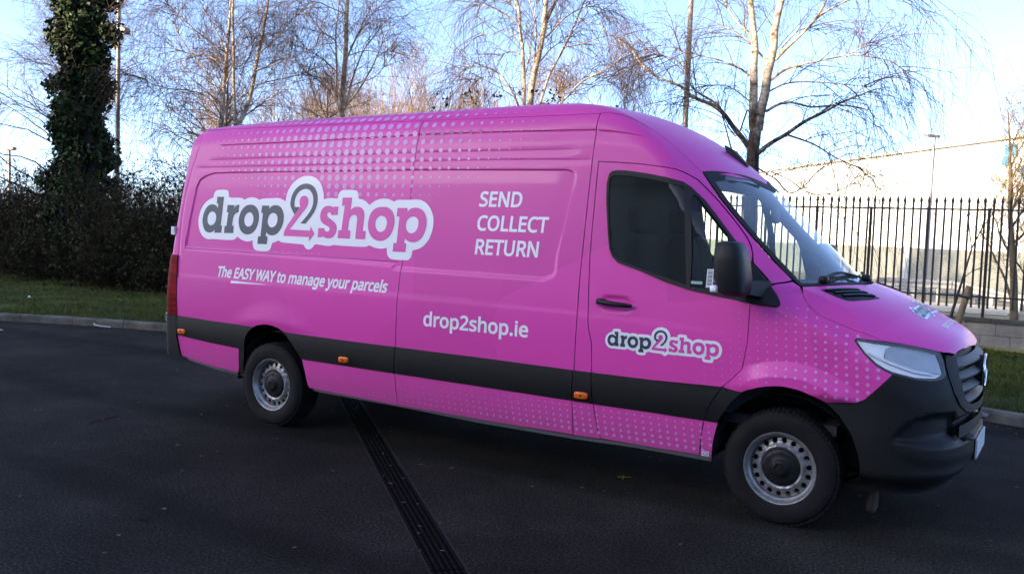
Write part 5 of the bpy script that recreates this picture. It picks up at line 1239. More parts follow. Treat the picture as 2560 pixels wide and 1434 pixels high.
for i, z in enumerate(rows):
    zr = z
    for x in LX:
        xx = x + .0045 * (i - 2); zz = zr - .0040 * (-2.9 - xx) * (1 if xx < -2.9 else .0)
        pass
        xc = -3.55 + .0 * zz; dz = 2.75 - zz
        hx = np.interp(zz, [1.75, 1.84, 1.91, 2.0, 2.1, 2.3, 2.6], [.35, .60, .95, 1.25, 1.55, 1.85, 2.05]); xc = np.interp(zz, [1.75, 1.9, 2.1, 2.3, 2.6], [-3.1, -3.65, -3.72, -3.62, -3.60])
        amp = np.interp(zz, [1.75, 1.84, 1.91, 2.0, 2.1, 2.3, 2.5], [.008, .013, .0175, .0235, .0275, .030, .031])
        q = abs(xx - xc) / hx
        r_ = amp * max(0, 1 - q ** 1.35) if q < 1 else 0
        if r_ > 0 and xx > -5.62: C_.append((xx, zz)); Rd.append(min(r_, .0285))
# a faint echo of the pattern under the big logo
for x in LX:
    if -4.35 < x < -3.75: C_.append((x, 1.487)); Rd.append(.0052)
C_ = np.array(C_); Rd = np.array(Rd)
k = ~inside(C_, white_poly) & (poly_dist(C_, white_poly) > Rd * .2)
for gx in (s1, s2):
    k &= np.abs(C_[:, 0] - np.interp(C_[:, 1], gx[::-1, 1], gx[::-1, 0])) > .0
dots(C_[k], Rd[k], 'dot_print', van)
# one more row lies over the edge of the roof
xs = LX[(LX > -5.2) & (LX < -1.9)]
ye = surf('side', np.stack([xs, np.full(len(xs), 2.565)], -1), normals=False)[:, 1]
top_c = []; top_r = []
for dy in (.022, .090, .155):
    for x, y in zip(xs, ye):
        q = abs(x + 3.55) / 1.75; top_c.append((x - .01, y + dy)); top_r.append(.029 * max(0, 1 - q ** 1.6))
dots(top_c, top_r, 'roof_dot_print', roof, 'top', None, .0018)
# sill pattern
C_, Rd = [], []
for i, z in enumerate((.5545, .5145, .474, .4335, .393)):
    for kx in range(-2, 56):
        x = -.4457 - .0562 * kx + .0045 * i; zz = z + .0035 * (-x - .8)
        ztop = np.interp(x, [-5, -3, -1.4, -.4], [.61, .602, .588, .583]); zbot = np.interp(x, [-5, -3, -1.4, -.4], [.37, .366, .345, .352])
        if zz > ztop - .022 or zz < zbot + .012 or x > -.43 - .0 * i: continue
        fx_ = sstep(-3.32 + .10 * (i == 4) * 0 + .13 * (4 - i) * -1 * -1, -1.0, x); r_ = (.0040 + .0085 * fx_) * (.55 + .45 * i / 4) if x > -3.25 + .12 * (4 - i) else 0
        C_.append((x, zz)); Rd.append(float(r_) * .95)
for i in range(13):
    z = 1.325 - i * .0447
    for kx in range(-21, 12):
        x = .0242 + .0570 * kx + .004 * (i - 8)
        r_ = .0118 * float(sstep(-1.15 + max(0., z - .95) * 1.0, .85, x)) ** 1.0
        C_.append((x, z)); Rd.append(r_)
C_ = np.array(C_); Rd = np.array(Rd)
wing = np.vstack([df[ifen], [[-.372, .815]], [[-.24, .806]], aF[6:17] + [0, .012], D['fender_bot'][1:], D['headlight_xz'][1:], rev(D['hood_seam'][1:-1, [0, 2]]), [[.0, 1.452]], [[-.04, 1.33]]])
hi = C_[:, 1] > .60
okw = inside(C_, wing) & (poly_dist(C_, wing) > .012)
okd = inside(C_, door_poly) & (C_[:, 1] > .815) & (C_[:, 0] > -.75 + np.abs(C_[:, 1] - .95) * .5) & (poly_dist(C_, dl(white_poly)) > .02) & (poly_dist(C_, door_poly) > .006)
k = np.where(hi, okw | okd, True)
dots(C_[k], Rd[k], 'dot_print', van)
sl_ = D['sill_label']
decal('sill_label', 'side', [(sl_, [])], M['label'], van, .0022, .05, 'side')
c_ = sl_.mean(0); q = np.linspace(0, 2 * np.pi, 20, endpoint=False)
decal('sill_label_emblem', 'side', [(np.stack([c_[0] + .017 * np.cos(q), c_[1] + .010 * np.sin(q)], -1), [np.stack([c_[0] + .012 * np.cos(q), c_[1] + .006 * np.sin(q)], -1)])], M['grey'], van, .0032, .05, 'side')
# stickers in the quarter light
def sticker(name, x0, z0, w, h, m, off=.0035):
    return decal(name, 'side', [(np.array([(x0, z0), (x0 + w, z0), (x0 + w, z0 + h), (x0, z0 + h)]), [])], m, cab_door, off, .05)
sticker('glass_sticker', -.615, 1.437, .075, .018, M['lens'] if 0 else mat('green_sticker', (.32, .45, .42), rough=.4))
st_ = sticker('bar_code_sticker', -.515, 1.42, .045, .115, M['label'])
bars = []
for k in range(12):
    z_ = 1.437 + .0078 * k
    bars.append((np.array([(-.508, z_), (-.478, z_), (-.478, z_ + .003 + .002 * (k % 3 == 0)), (-.508, z_ + .003 + .002 * (k % 3 == 0))]), []))
decal('bar_code', 'side', bars, M['rubber'], st_, .0045, .05)
TREES={'t4':{'pos':[-3.59,9.7],'d':[-0.2981,0.9545],'limbs':[[0.123,0.1003,[[2,210],[0,249],[0,295],[0,338],[2,374]]],[0.0776,0.0348,[[1,364],[-2,376],[-3,402],[-4,440],[-7,478],[-6,508],[-11,536],[-16,564],[-22,592],[-27,629],[-27,680]]],[0.0829,0.0455,[[7,364],[10,399],[17,430],[18,460],[23,483],[27,508],[27,535],[31,563],[37,590],[42,627],[42,677]]],[0.0455,0.0107,[[-10,338],[-23,356],[-34,366],[-52,392],[-71,407],[-94,417],[-115,425],[-129,440],[-155,451],[-176,454],[-195,467],[-214,485],[-231,506]]],[0.0267,0.008,[[-44,381],[-63,407],[-76,417],[-108,435],[-119,451],[-130,479],[-149,495],[-173,500],[-197,508]]],[0.0401,0.012,[[9,323],[27,341],[54,357],[87,382],[122,398],[140,410],[168,424],[202,437]]],[0.0187,0.0067,[[56,357],[88,347],[113,337],[136,320],[162,310],[186,303]]],[0.0267,0.008,[[21,398],[39,410],[61,415],[93,406],[121,411],[145,412],[174,405]]],[0.0267,0.008,[[28,454],[45,470],[74,480],[112,489],[150,495],[173,511],[186,518]]],[0.0134,0.0053,[[150,494],[188,493],[223,488],[247,471],[262,449]]],[0.0321,0.0134,[[32,488],[53,512],[81,537],[103,564],[112,583],[118,608]]],[0.0187,0.008,[[103,564],[124,576],[147,587],[182,601],[228,600],[274,589]]],[0.0214,0.0067,[[14,488],[2,499],[-13,516],[-32,529],[-47,538],[-60,540],[-75,547]]],[0.0241,0.0107,[[-16,534],[-33,549],[-48,567],[-62,588],[-76,613]]],[0.0187,0.0067,[[-12,460],[-34,476],[-65,486],[-90,490],[-111,494],[-137,500]]],[0.016,0.0053,[[28,435],[47,445],[71,448],[119,444],[155,437],[191,429]]],[0.016,0.0053,[[12,297],[30,285],[45,278],[62,253],[81,256],[111,289]]],[0.0134,0.0053,[[-10,415],[-27,430],[-45,443],[-68,450],[-93,448]]],[0.016,0.0053,[[41,508],[66,540],[87,549]]],[0.016,0.0067,[[-13,399],[-23,364],[-28,348],[-49,376],[-66,415]]],[0.0134,0.0053,[[30,293],[68,278],[93,256],[130,252],[171,275],[187,283]]]]},'t1':{'pos':[-16.59,9.26],'d':[-0.753,0.658],'limbs':[[0.0674,0.0205,[[-21,242],[-20,325],[-19,403],[-15,449],[-14,491],[-11,545],[-8,600],[-5,641],[-2,682],[-1,709],[0,763],[-4,844]]],[0.0498,0.0205,[[20,244],[18,328],[16,408],[12,465],[10,520],[9,574],[6,629],[5,669],[5,710],[6,764],[9,845]]],[0.0615,0.0205,[[17,397],[34,431],[47,468],[55,510],[62,552],[67,585],[74,621],[81,663],[86,702],[88,719],[90,774],[94,842]]],[0.0205,0.0059,[[-20,476],[-39,516],[-68,551],[-94,581],[-120,619],[-136,655],[-146,689],[-164,724]]],[0.0205,0.0059,[[-11,581],[-45,602],[-84,628],[-115,657],[-139,679],[-164,708]]],[0.019,0.0059,[[-13,586],[-27,625],[-46,656],[-62,692],[-73,734]]],[0.0205,0.0059,[[-22,435],[-38,461],[-62,479],[-93,484],[-126,484],[-157,487],[-177,495],[-197,514]]],[0.019,0.0059,[[-21,372],[-52,387],[-89,409],[-126,431],[-151,456],[-177,483],[-195,514]]],[0.0205,0.0059,[[62,543],[97,557],[137,572],[192,599],[219,621]]],[0.019,0.0059,[[57,507],[84,517],[116,528],[165,546],[206,567]]],[0.022,0.0059,[[34,428],[71,458],[111,486],[152,523],[193,551]]],[0.019,0.0059,[[72,588],[109,625],[135,663],[162,693],[189,713]]],[0.0146,0.0059,[[-13,540],[-34,565],[-58,574],[-94,573],[-132,586]]],[0.0161,0.0059,[[-7,507],[3,536],[29,560],[50,578],[55,636]]],[0.0146,0.0059,[[10,594],[23,611],[44,629],[63,645],[70,662]]],[0.0146,0.0059,[[7,634],[28,663],[49,679],[75,701]]],[0.0146,0.0059,[[29,425],[28,466],[30,499],[27,538],[24,559]]]]},'t2':{'pos':[-15.01,11.6],'d':[-0.6728,0.7399],'limbs':[[0.0867,0.0389,[[1,286],[0,374],[0,454],[0,489],[2,547],[4,590],[5,633],[5,676],[6,719],[7,747],[7,804],[7,889]]],[0.0299,0.012,[[-9,460],[-14,488],[-16,546],[-17,586],[-24,651],[-20,717],[-16,768]]],[0.0209,0.0075,[[0,446],[-26,459],[-54,460],[-72,499],[-88,558],[-105,597]]],[0.0329,0.009,[[3,466],[19,490],[39,514],[75,580],[99,640],[102,651],[124,687]]],[0.0299,0.009,[[8,475],[24,548],[37,589],[56,636],[73,652],[100,697]]],[0.0269,0.009,[[11,605],[27,643],[43,684],[65,729],[76,753],[92,788]]],[0.0194,0.006,[[16,625],[54,694],[82,736],[110,767]]],[0.0194,0.006,[[-14,560],[-40,584],[-63,600],[-91,612],[-120,618]]],[0.0179,0.006,[[-30,648],[-64,668],[-99,716],[-116,737]]],[0.0179,0.006,[[8,710],[-32,721],[-66,733],[-94,722],[-118,692]]],[0.0179,0.006,[[1,518],[44,541],[75,551],[103,585],[131,622]]],[0.0179,0.006,[[-15,488],[-39,521],[-70,542],[-104,557]]],[0.015,0.006,[[12,605],[56,625],[100,619],[131,630]]]]},'t3':{'pos':[-8.79,10.63],'d':[-0.5136,0.858],'limbs':[[0.0483,0.0252,[[-6,314],[-9,376],[-12,440],[-13,479],[-15,520],[-19,549],[-24,581],[-29,612],[-30,642],[-41,662],[-49,703],[-55,753]]],[0.082,0.042,[[4,314],[1,377],[0,440],[3,480],[8,511],[15,542],[20,572],[26,603],[25,634],[26,664],[28,705],[24,755]]],[0.042,0.0189,[[28,618],[38,640],[48,661],[55,690],[57,746]]],[0.0315,0.0126,[[21,441],[32,481],[41,512],[55,539],[70,568],[81,597],[93,626],[106,659],[117,698]]],[0.0252,0.0063,[[-23,438],[-41,474],[-63,502],[-90,514],[-113,517],[-138,512],[-158,509]]],[0.0273,0.0074,[[58,438],[88,470],[108,493],[139,509],[169,526],[189,543],[203,564]]],[0.0189,0.0063,[[42,442],[57,469],[79,484],[108,498],[134,517]]],[0.0231,0.0074,[[30,585],[50,608],[66,627],[90,644],[118,655],[143,652]]],[0.0168,0.0063,[[21,536],[43,565],[59,576],[75,593]]],[0.0189,0.0053,[[-20,545],[-42,558],[-60,547],[-74,539]]],[0.0158,0.0042,[[70,566],[105,573],[136,584],[172,594],[198,584]]],[0.0189,0.0053,[[-30,614],[-54,629],[-84,643],[-113,656],[-138,651]]],[0.0168,0.0053,[[-36,644],[-51,658],[-70,661],[-93,665],[-117,648]]],[0.0168,0.0063,[[6,517],[9,582],[6,623],[-10,663],[-20,703]]],[0.0147,0.0053,[[-9,512],[1,582],[2,623],[6,664]]],[0.0126,0.0042,[[-24,577],[-62,605],[-90,589],[-116,599]]],[0.0126,0.0042,[[-35,474],[-58,486],[-87,499],[-112,490],[-128,475]]],[0.0126,0.0042,[[94,630],[124,621],[155,607],[177,584]]],[0.0126,0.0042,[[108,493],[129,486],[149,499],[181,494]]],[0.0126,0.0042,[[48,661],[72,678],[101,675],[132,660],[164,644]]]]},'yt':{'pos':[-0.09,8.29],'d':[-0.1053,0.9944],'limbs':[[0.0413,0.0165,[[-1,62],[6,95],[13,126],[19,156],[22,170]]],[0.0165,0.0055,[[22,170],[18,192],[15,212],[10,227],[11,241]]],[0.0193,0.0069,[[22,170],[27,183],[35,203],[36,222],[37,237]]],[0.0083,0.0041,[[35,203],[43,213],[47,227],[50,247]]],[0.0083,0.0041,[[27,183],[40,196],[48,203]]],[0.0069,0.0041,[[15,212],[20,232],[21,251],[16,268]]],[0.0069,0.0041,[[36,222],[27,237],[23,256]]],[0.0069,0.0041,[[13,126],[26,139],[47,149]]]]}}
# ================================================================ trees and shrubs
bark_w = bpy.data.materials.new('birch_bark'); bark_w.use_nodes = True
nt = bark_w.node_tree; b = nt.nodes['Principled BSDF']; b.inputs['Roughness'].default_value = .85; b.inputs['Specular IOR Level'].default_value = .2
tc = nt.nodes.new('ShaderNodeTexCoord'); mp = nt.nodes.new('ShaderNodeMapping'); mp.inputs['Scale'].default_value = (5, 5, 11)
nt.links.new(tc.outputs['Object'], mp.inputs['Vector'])
mp2 = nt.nodes.new('ShaderNodeMapping'); mp2.inputs['Scale'].default_value = (2.2, 2.2, 1.1); nt.links.new(tc.outputs['Object'], mp2.inputs['Vector'])
at = nt.nodes.new('ShaderNodeAttribute'); at.attribute_name = 'age'
fis = ramp(noise(1.0, 6, .7, mp.outputs['Vector']), [(.34, (.05, .035, .028)), (.46, (.42, .32, .22)), (.58, (.66, .57, .46))])
dk = ramp(noise(1.6, 5, .7, mp.outputs['Vector']), [(.40, (.028, .022, .019)), (.66, (.075, .058, .045)), (.80, (.26, .23, .19))])
ad = nt.nodes.new('ShaderNodeMath'); ad.operation = 'ADD'; nt.links.new(at.outputs['Fac'], ad.inputs[0]); nt.links.new(noise(1.4, 5, .7, mp2.outputs['Vector']), ad.inputs[1])
sw_ = ramp(ad.outputs[0], [(.80, (0, 0, 0)), (1.02, (1, 1, 1))])
nt.links.new(mix(fis, dk, sw_), b.inputs['Base Color'])
bpn = nt.nodes.new('ShaderNodeBump'); bpn.inputs['Strength'].default_value = .6; bpn.inputs['Distance'].default_value = .02
nt.links.new(noise(1.3, 6, .7, mp.outputs['Vector']), bpn.inputs['Height']); nt.links.new(bpn.outputs['Normal'], b.inputs['Normal'])
twig_m = mat('birch_twig', (.13, .082, .055), rough=.8, spec=.2, var=.35, vscale=1.5)
twig_b = mat('brown_twig', (.24, .155, .095), rough=.85, spec=.2, var=.45, vscale=.5)
twig_y = mat('willow_twig', (.24, .17, .085), rough=.85, spec=.2, var=.3, vscale=.8)
twig_d = mat('hedge_twig', (.040, .030, .022), rough=.9, spec=.1, var=.4, vscale=2)
bark_d = mat('dark_bark', (.050, .040, .032), rough=.9, var=.5, vscale=9, stretch=(3, 3, 1), bump=.4, bscale=30)

def unit(v): return v / (np.linalg.norm(v, axis=-1, keepdims=True) + 1e-9)
def spawn(P, rg, per, lo, length, droop, spread, up, k, jitter, r0, r1):
    """twigs from polylines P (n,m,3): 'per' twigs each, hanging by 'droop'"""
    n, m, _ = P.shape
    idx = np.repeat(np.arange(n), per); t = rg.uniform(lo, 1, len(idx)) * (m - 1.001); i = t.astype(int); fr = (t - i)[:, None]
    a = P[idx, i] * (1 - fr) + P[idx, i + 1] * fr; tan = unit(P[idx, i + 1] - P[idx, i])
    rn = unit(rg.normal(size=(len(idx), 3))); perp = unit(rn - tan * (rn * tan).sum(1, keepdims=True))
    d = unit(tan * (1 - spread) + perp * spread + np.array([0, 0, up]))
    L = rg.uniform(length[0], length[1], len(idx))[:, None, None]
    s = np.linspace(0, 1, k)[None, :, None]
    q = a[:, None] + d[:, None] * L * s
    q[..., 2] -= (droop * L[..., 0] * rg.uniform(.5, 1.4, (len(idx), 1))) * np.linspace(0, 1, k)[None] ** 1.8
    w = np.cumsum(rg.normal(0, jitter, (len(idx), k, 3)), 1) * L; w[:, 0] = 0
    q = q + w * s
    Rr = np.linspace(r0, r1, k)[None] * rg.uniform(.75, 1.25, (len(idx), 1))
    return q, Rr

def limb_mesh(name, limbs, m, parent, z_dark=None):
    VV, FF, A = [], [], []; n = 0
    for p, r_ in limbs:
        V, F = tubes(p[None], r_[None], 9 if r_.max() > .03 else 6); VV.append(V); FF.append(F + n); n += len(V)
        A.append(np.repeat(np.interp(p[:, 2], *(z_dark or ([0, 1], [0, 0]))), 9 if r_.max() > .03 else 6))
    o = mesh_np(name, np.vstack(VV), np.vstack(FF), m, parent, True)
    at_ = o.data.attributes.new('age', 'FLOAT', 'POINT'); at_.data.foreach_set('value', np.concatenate(A).astype(np.float32))
    return o

def twig_mesh(name, sets, m, parent, kind='stuff'):
    VV, FF = [], []; n = 0
    for P, Rr in sets:
        V, F = tubes(P, Rr, 3); VV.append(V); FF.append(F + n); n += len(V)
    o = mesh_np(name, np.vstack(VV), np.vstack(FF), m, parent); o['kind'] = kind
    return o

def traced_birch(key, label, seed, dens=1., droop=1., zd=None, tw=1., group='bare birches behind the fence'):
    t = TREES[key]; rg = np.random.default_rng(seed); d = np.array([*t['d'], 0]); rt = np.array([d[1], -d[0], 0])
    e = empty('birch_tree', (*t['pos'], 0)); tag(e, label, 'tree', group)
    limbs = []; thin = []
    for j, (w0, w1, pts) in enumerate(t['limbs']):
        p = np.array(pts) / 100.; k = max(10, len(p) * 3)
        big_ = w0 > .035 and p[-1, 1] > 5.5
        q = resamp(smooth_line(p, 2), k); s = np.linspace(0, 1, k)
        dep = rg.normal(0, .25 if big_ else 1.0) * s ** 1.2 * (np.linalg.norm(np.diff(p, axis=0), axis=1).sum() / 3) * .5
        P = q[:, :1] * rt + dep[:, None] * d + np.array([0, 0, 1.]) * q[:, 1:]
        P += np.cumsum(rg.normal(0, .006, P.shape), 0) * s[:, None]
        if j > 2 and limbs:                       # root every limb inside the stem it grows from
            best = min(((np.linalg.norm((Q - P[0])[:, [0, 1, 2]], axis=1).min(), n_) for n_, (Q, _) in enumerate(limbs)), key=lambda a: a[0])
            Q = limbs[best[1]][0]; i_ = int(np.argmin(np.linalg.norm(Q - P[0], axis=1)))
            if best[0] < .7: P = np.vstack([Q[i_] - [0, 0, .04], P])
        if j == 0: P = np.vstack([[P[0, 0], P[0, 1], .1], P]) if P[0, 2] > .3 else P
        r_ = np.interp(np.linspace(0, 1, len(P)), [0, 1], [w0 * 1.08, max(w1, .006)])
        limbs.append((P, r_))
    limb_mesh('trunk', limbs, bark_w, e, zd or ([0, 3.2, 4.6, 8], [.62, .52, .32, .12]))
    sets = []
    L = [np.linalg.norm(np.diff(p, axis=0), axis=1).sum() for p, _ in limbs]
    P1 = []
    for (p, r_), l in zip(limbs, L):
        thick = r_[0] > .03
        n = max(3, int(l * (5.0 if not thick else 3.0) * dens))
        a, ra = spawn(resamp(p, 24)[None], rg, n, .35 if thick else .12, (.45, 1.5 if not thick else 1.9), .26 * droop, .55, .30, 8, .018, .0085 * tw, .0035 * tw)
        P1.append(a); sets.append((a, ra))
        # every limb runs out into fine shoots
        a, ra = spawn(resamp(p, 24)[None], rg, 5, .70, (.4, 1.2), .3 * droop, .42, .1, 8, .02, .008 * tw, .003 * tw); P1.append(a); sets.append((a, ra))
    P1 = np.concatenate(P1)
    P2, R2 = spawn(P1, rg, int(4.2 * dens + .5), .15, (.3, .95), .50 * droop, .52, .10, 7, .022, .0042 * tw, .0022 * tw); sets.append((P2, R2))
    P3, R3 = spawn(P2, rg, 2, .25, (.25, .8), .85 * droop, .5, -.12 * droop, 6, .028, .0028 * tw, .0018 * tw); sets.append((P3, R3))
    twig_mesh('twigs', sets, twig_m, e)
    return e

def wild_tree(name, pos, h, label, seed, r0=.09, n=26, spread=1.0, rise=.8, m=None, tm=None, per=(7, 5, 2), droop=.2, tw=1.3, group=None, stems=1, lean=(0, 0), low=.22, zd=None):
    rg = np.random.default_rng(seed); e = empty(name, (*pos, 0)); tag(e, label, 'tree', group)
    limbs = []
    z0 = float(verge_z(np.array([pos[0]]), np.array([pos[1]]))[0]) if pos[1] < 9 else float(land_z(pos[1]))
    for s_ in range(stems):
        k = 16; s = np.linspace(0, 1, k); hh = h * rg.uniform(.85, 1.05)
        off = rg.normal(0, .25 if stems > 1 else .02, 2)
        P = np.stack([off[0] * (1 + 2 * s) + lean[0] * s + np.cumsum(rg.normal(0, .02 * h / 8, k)), off[1] * (1 + 2 * s) + lean[1] * s + np.cumsum(rg.normal(0, .02 * h / 8, k)), z0 - .1 + hh * s], -1)
        limbs.append((P, np.interp(s, [0, 1], [r0, .012])))
        for i in range(n // stems):
            t = rg.uniform(low, .97); a = P[int(t * (k - 1))]; az = rg.uniform(0, 6.28); l = h * spread * .34 * (1.15 - t) * rg.uniform(.6, 1.2) + .4
            q = np.linspace(0, 1, 10)[:, None]; dr_ = np.array([math.cos(az), math.sin(az), rise * rg.uniform(.6, 1.5)]); dr_ /= np.linalg.norm(dr_)
            C_ = a + dr_ * l * q + np.cumsum(rg.normal(0, .03 * l, (10, 3)), 0) * q; C_[:, 2] -= droop * l * .4 * q[:, 0] ** 2.2
            limbs.append((C_, np.interp(q[:, 0], [0, 1], [r0 * .38 * (1.1 - t * .6), .006])))
    limb_mesh('trunk', limbs, m or bark_d, e, zd or ([0, 2, 4, 9], [.6, .4, .25, .12]))
    P0 = np.stack([resamp(p, 16) for p, _ in limbs])
    P1, R1 = spawn(P0, rg, per[0], .2, (.04 * h + .2, .12 * h + .3), droop, .55, .25, 7, .02, .008 * tw, .004 * tw)
    P2, R2 = spawn(P1, rg, per[1], .15, (.03 * h + .1, .07 * h + .2), droop * 1.5, .55, .1, 6, .025, .0050 * tw, .003 * tw)
    sets = [(P1, R1), (P2, R2)]
    if per[2]: sets.append(spawn(P2, rg, per[2], .25, (.2, .6), droop * 2, .5, 0, 5, .05, .0036 * tw, .0026 * tw))
    twig_mesh('twigs', sets, tm or twig_m, e)
    return e

def leaf_cloud(name, pts, nrm, size, m, parent, rg, hang=.4):
    n = len(pts); d = unit(nrm + rg.normal(0, .7, (n, 3))); a = unit(rg.normal(0, 1, (n, 3)) + np.array([0, 0, -hang])); u = unit(np.cross(d, a)); v = np.cross(u, d)
    s = size * rg.uniform(.6, 1.3, (n, 1)); w = s * rg.uniform(.55, .85, (n, 1))
    V = np.stack([pts - v * s * .5, pts + u * w * .5, pts + v * s * .55, pts - u * w * .5], 1)
    V[:, 1] -= d * s * .12; V[:, 3] -= d * s * .12
    o = mesh_np(name, V.reshape(-1, 3), np.arange(4 * n).reshape(-1, 4), m, parent); o['kind'] = 'stuff'
    return o
ivy_m = mat('ivy_leaf', (.026, .044, .012), rough=.55, spec=.25, var=.65, vscale=2.2)
hedge_m = mat('hedge_leaf', (.030, .036, .015), rough=.8, spec=.1, var=.6, vscale=2.2)
holly_m = mat('holly_leaf', (.016, .026, .012), rough=.35, spec=.5, var=.4, vscale=4)

traced_birch('t4', 'large two-stemmed birch behind the railings, right above the van windscreen', 11, 1.05, 1.0)
traced_birch('t3', 'many-stemmed pale birch behind the middle of the van roof', 12, 1.0, 1.1)
traced_birch('t2', 'single-stemmed birch with a mossy trunk above the rear half of the van roof', 13, 1.1, .7)
traced_birch('t1', 'three-stemmed birch rising behind the back end of the van', 14, 1.2, 1.0)

# ivy-clad tree in the hedge
iv = empty('ivy_tree', (-19.43, 7.17, 0)); tag(iv, 'tall dark tree smothered in ivy at the left beside the lamp post', 'tree')
rg = np.random.default_rng(21)
z = np.linspace(.1, 9.5, 30)
stems = [(np.stack([.25 * np.sin(z * .5) + o, .15 * np.cos(z * .6) + o * .5, z], -1), np.interp(z, [0, 9.5], [.16, .04])) for o in (-.12, .14)]
limb_mesh('trunk', stems, mat('ivy_stem', (.018, .014, .011), rough=.95), iv)
# clumps of ivy round the stems, thick below and ragged at the edge
pts, nr = [], []
for z_ in np.arange(.4, 9.3, .042):
    wz = np.interp(z_, [0, 1.5, 3, 5, 6.6, 7.4, 9.4], [1.10, .98, .78, .64, .66, .56, .32])
    a_ = rg.uniform(0, 6.28); q_ = rg.uniform(.15, 1.0) ** .6 * wz * (1.28 if rg.random() < .15 else 1.0)
    cx_ = np.array([q_ * math.cos(a_), q_ * math.sin(a_), z_ + rg.normal(0, .05)]); s_ = rg.uniform(.16, .36); m_ = int(200 * (s_ / .28) ** 2)
    o_ = unit(rg.normal(0, 1, (m_, 3))); pts.append(cx_ + o_ * s_ * rg.uniform(.3, 1.0, (m_, 1)) * [1, 1, 1.15]); nr.append(o_ + [0, 0, .4])
n = 12000; zz = rg.uniform(.3, 9.0, n); th = rg.uniform(0, 6.28, n); rad = .46 * rg.uniform(.3, 1, n)
pts.append(np.stack([rad * np.cos(th), rad * np.sin(th), zz], -1)); nr.append(np.stack([np.cos(th), np.sin(th), .3 + 0 * th], -1))
leaf_cloud('ivy', np.vstack(pts), unit(np.vstack(nr)), .125, ivy_m, iv, rg)
P0 = np.stack([resamp(p, 16) for p, _ in stems])
a = spawn(P0, rg, 26, .35, (.9, 2.0), .1, .8, .35, 8, .05, .009, .003); b_ = spawn(a[0], rg, 5, .3, (.3, .9), .3, .5, .1, 6, .05, .005, .0025)
twig_mesh('twigs', [a, b_], twig_m, iv)

def shrub(name, pos, h, r_, label, seed, leaves, twigs_n, lm, tm, size=.05, group=None, cat='shrub', z0=None, base=.0, gaps=.0):
    rg = np.random.default_rng(seed); e = empty(name, (*pos, 0)); tag(e, label, cat, group)
    z0 = (float(verge_z(np.array([pos[0]]), np.array([pos[1]]))[0]) if pos[1] < 9 else float(land_z(pos[1]))) if z0 is None else z0
    n = twigs_n; az = rg.uniform(0, 6.28, n); el = rg.uniform(.35, 1.45, n); L = h * rg.uniform(.55, 1.08, n)
    k = 8; s = np.linspace(0, 1, k)[None, :, None]
    d = np.stack([np.cos(az) * np.cos(el) * r_ / h * 1.1, np.sin(az) * np.cos(el) * r_ / h * 1.1, np.sin(el)], -1)
    b0 = np.stack([rg.normal(0, r_ * .35, n), rg.normal(0, r_ * .25, n), np.full(n, z0 - .03)], -1)
    P = b0[:, None] + d[:, None] * L[:, None, None] * s; P += np.cumsum(rg.normal(0, .03, (n, k, 3)), 1) * s * L[:, None, None]
    P[..., 2] -= .18 * L[:, None] * np.linspace(0, 1, k)[None] ** 2 * rg.uniform(0, 1.5, (n, 1)); P[..., 2] = np.maximum(P[..., 2], z0)
    Rr = np.linspace(.011, .004, k)[None] * rg.uniform(.7, 1.3, (n, 1))
    m_ = twigs_n // 7 if cat == 'shrub' and lm is hedge_m else 1                      # long whips that stand above the bush
    az = rg.uniform(0, 6.28, m_); d2 = unit(np.stack([np.cos(az) * .3, np.sin(az) * .3, np.ones(m_)], -1))
    W_ = np.stack([rg.normal(0, r_ * .5, m_), rg.normal(0, r_ * .3, m_), np.full(m_, z0)], -1)[:, None] + d2[:, None] * (h * rg.uniform(.9, 1.35, m_))[:, None, None] * s
    W_ += np.cumsum(rg.normal(0, .02, (m_, k, 3)), 1) * s * h; P = np.concatenate([P, W_]); Rr = np.concatenate([Rr, np.linspace(.008, .003, k)[None] * np.ones((m_, 1))])
    P2, R2 = spawn(P, rg, 6, .2, (.25, .75), .25, .6, .2, 6, .06, .0055, .003)
    P3, R3 = spawn(P2, rg, 2, .2, (.15, .4), .2, .6, .1, 5, .06, .004, .0025)
    twig_mesh('stems', [(P, Rr), (P2, R2), (P3, R3)], tm, e)
    if leaves:
        src = P3.reshape(-1, 3); src = src[src[:, 2] < z0 + h * (1.25 if lm is hedge_m else .95)]; src = src if lm is hedge_m else src[src[:, 2] > z0 + h * .45]; j = rg.integers(0, len(src), leaves); pts = src[j] + rg.normal(0, .05, (leaves, 3)); pts[:, 2] = np.maximum(pts[:, 2], z0 + .02)
        leaf_cloud('leaves', pts, unit(pts - [0, 0, z0 + h * .4]), size, lm, e, rg)
    return e
hedge = [((-22.6, 7.6), 2.35, 1.5, 'leafy hedge bush at the far left edge in front of the dark railings'), ((-21.0, 7.3), 2.2, 1.3, 'dense hedge bush left of the ivy-clad trunk'), ((-19.5, 6.9), 2.3, 1.4, 'brambly bush around the foot of the ivy-clad tree'),
         ((-18.0, 6.9), 2.2, 1.4, 'dark bush just right of the ivy-clad tree below the lamp post'), ((-16.6, 6.7), 2.1, 1.3, 'twiggy bush midway between the lamp post and the van'), ((-15.2, 6.7), 2.3, 1.3, 'bushy shrub close behind the rear of the van'), ((-13.8, 6.8), 2.2, 1.3, 'shrub partly hidden by the back of the van')]
for i, (p, h_, r_, l) in enumerate(hedge):
    shrub('hedge_shrub', p, h_ * (.95 + .16 * math.sin(i * 2.3)), r_, l, 40 + i, 9000, 300, hedge_m, twig_d, .072, 'hedge along the left verge')
for i, x in enumerate((-24.2, -20.2, -17.2, -14.6)):
    shrub('hedge_shrub', (x, 8.1), 2.35, 1.4, ('low bush behind the hedge at the frame edge', 'low bush behind the ivy-clad tree', 'low bush at the back of the hedge below the birch', 'low bush at the back of the hedge beside the van')[i], 50 + i, 5000, 160, hedge_m, twig_d, .06, 'hedge along the left verge')
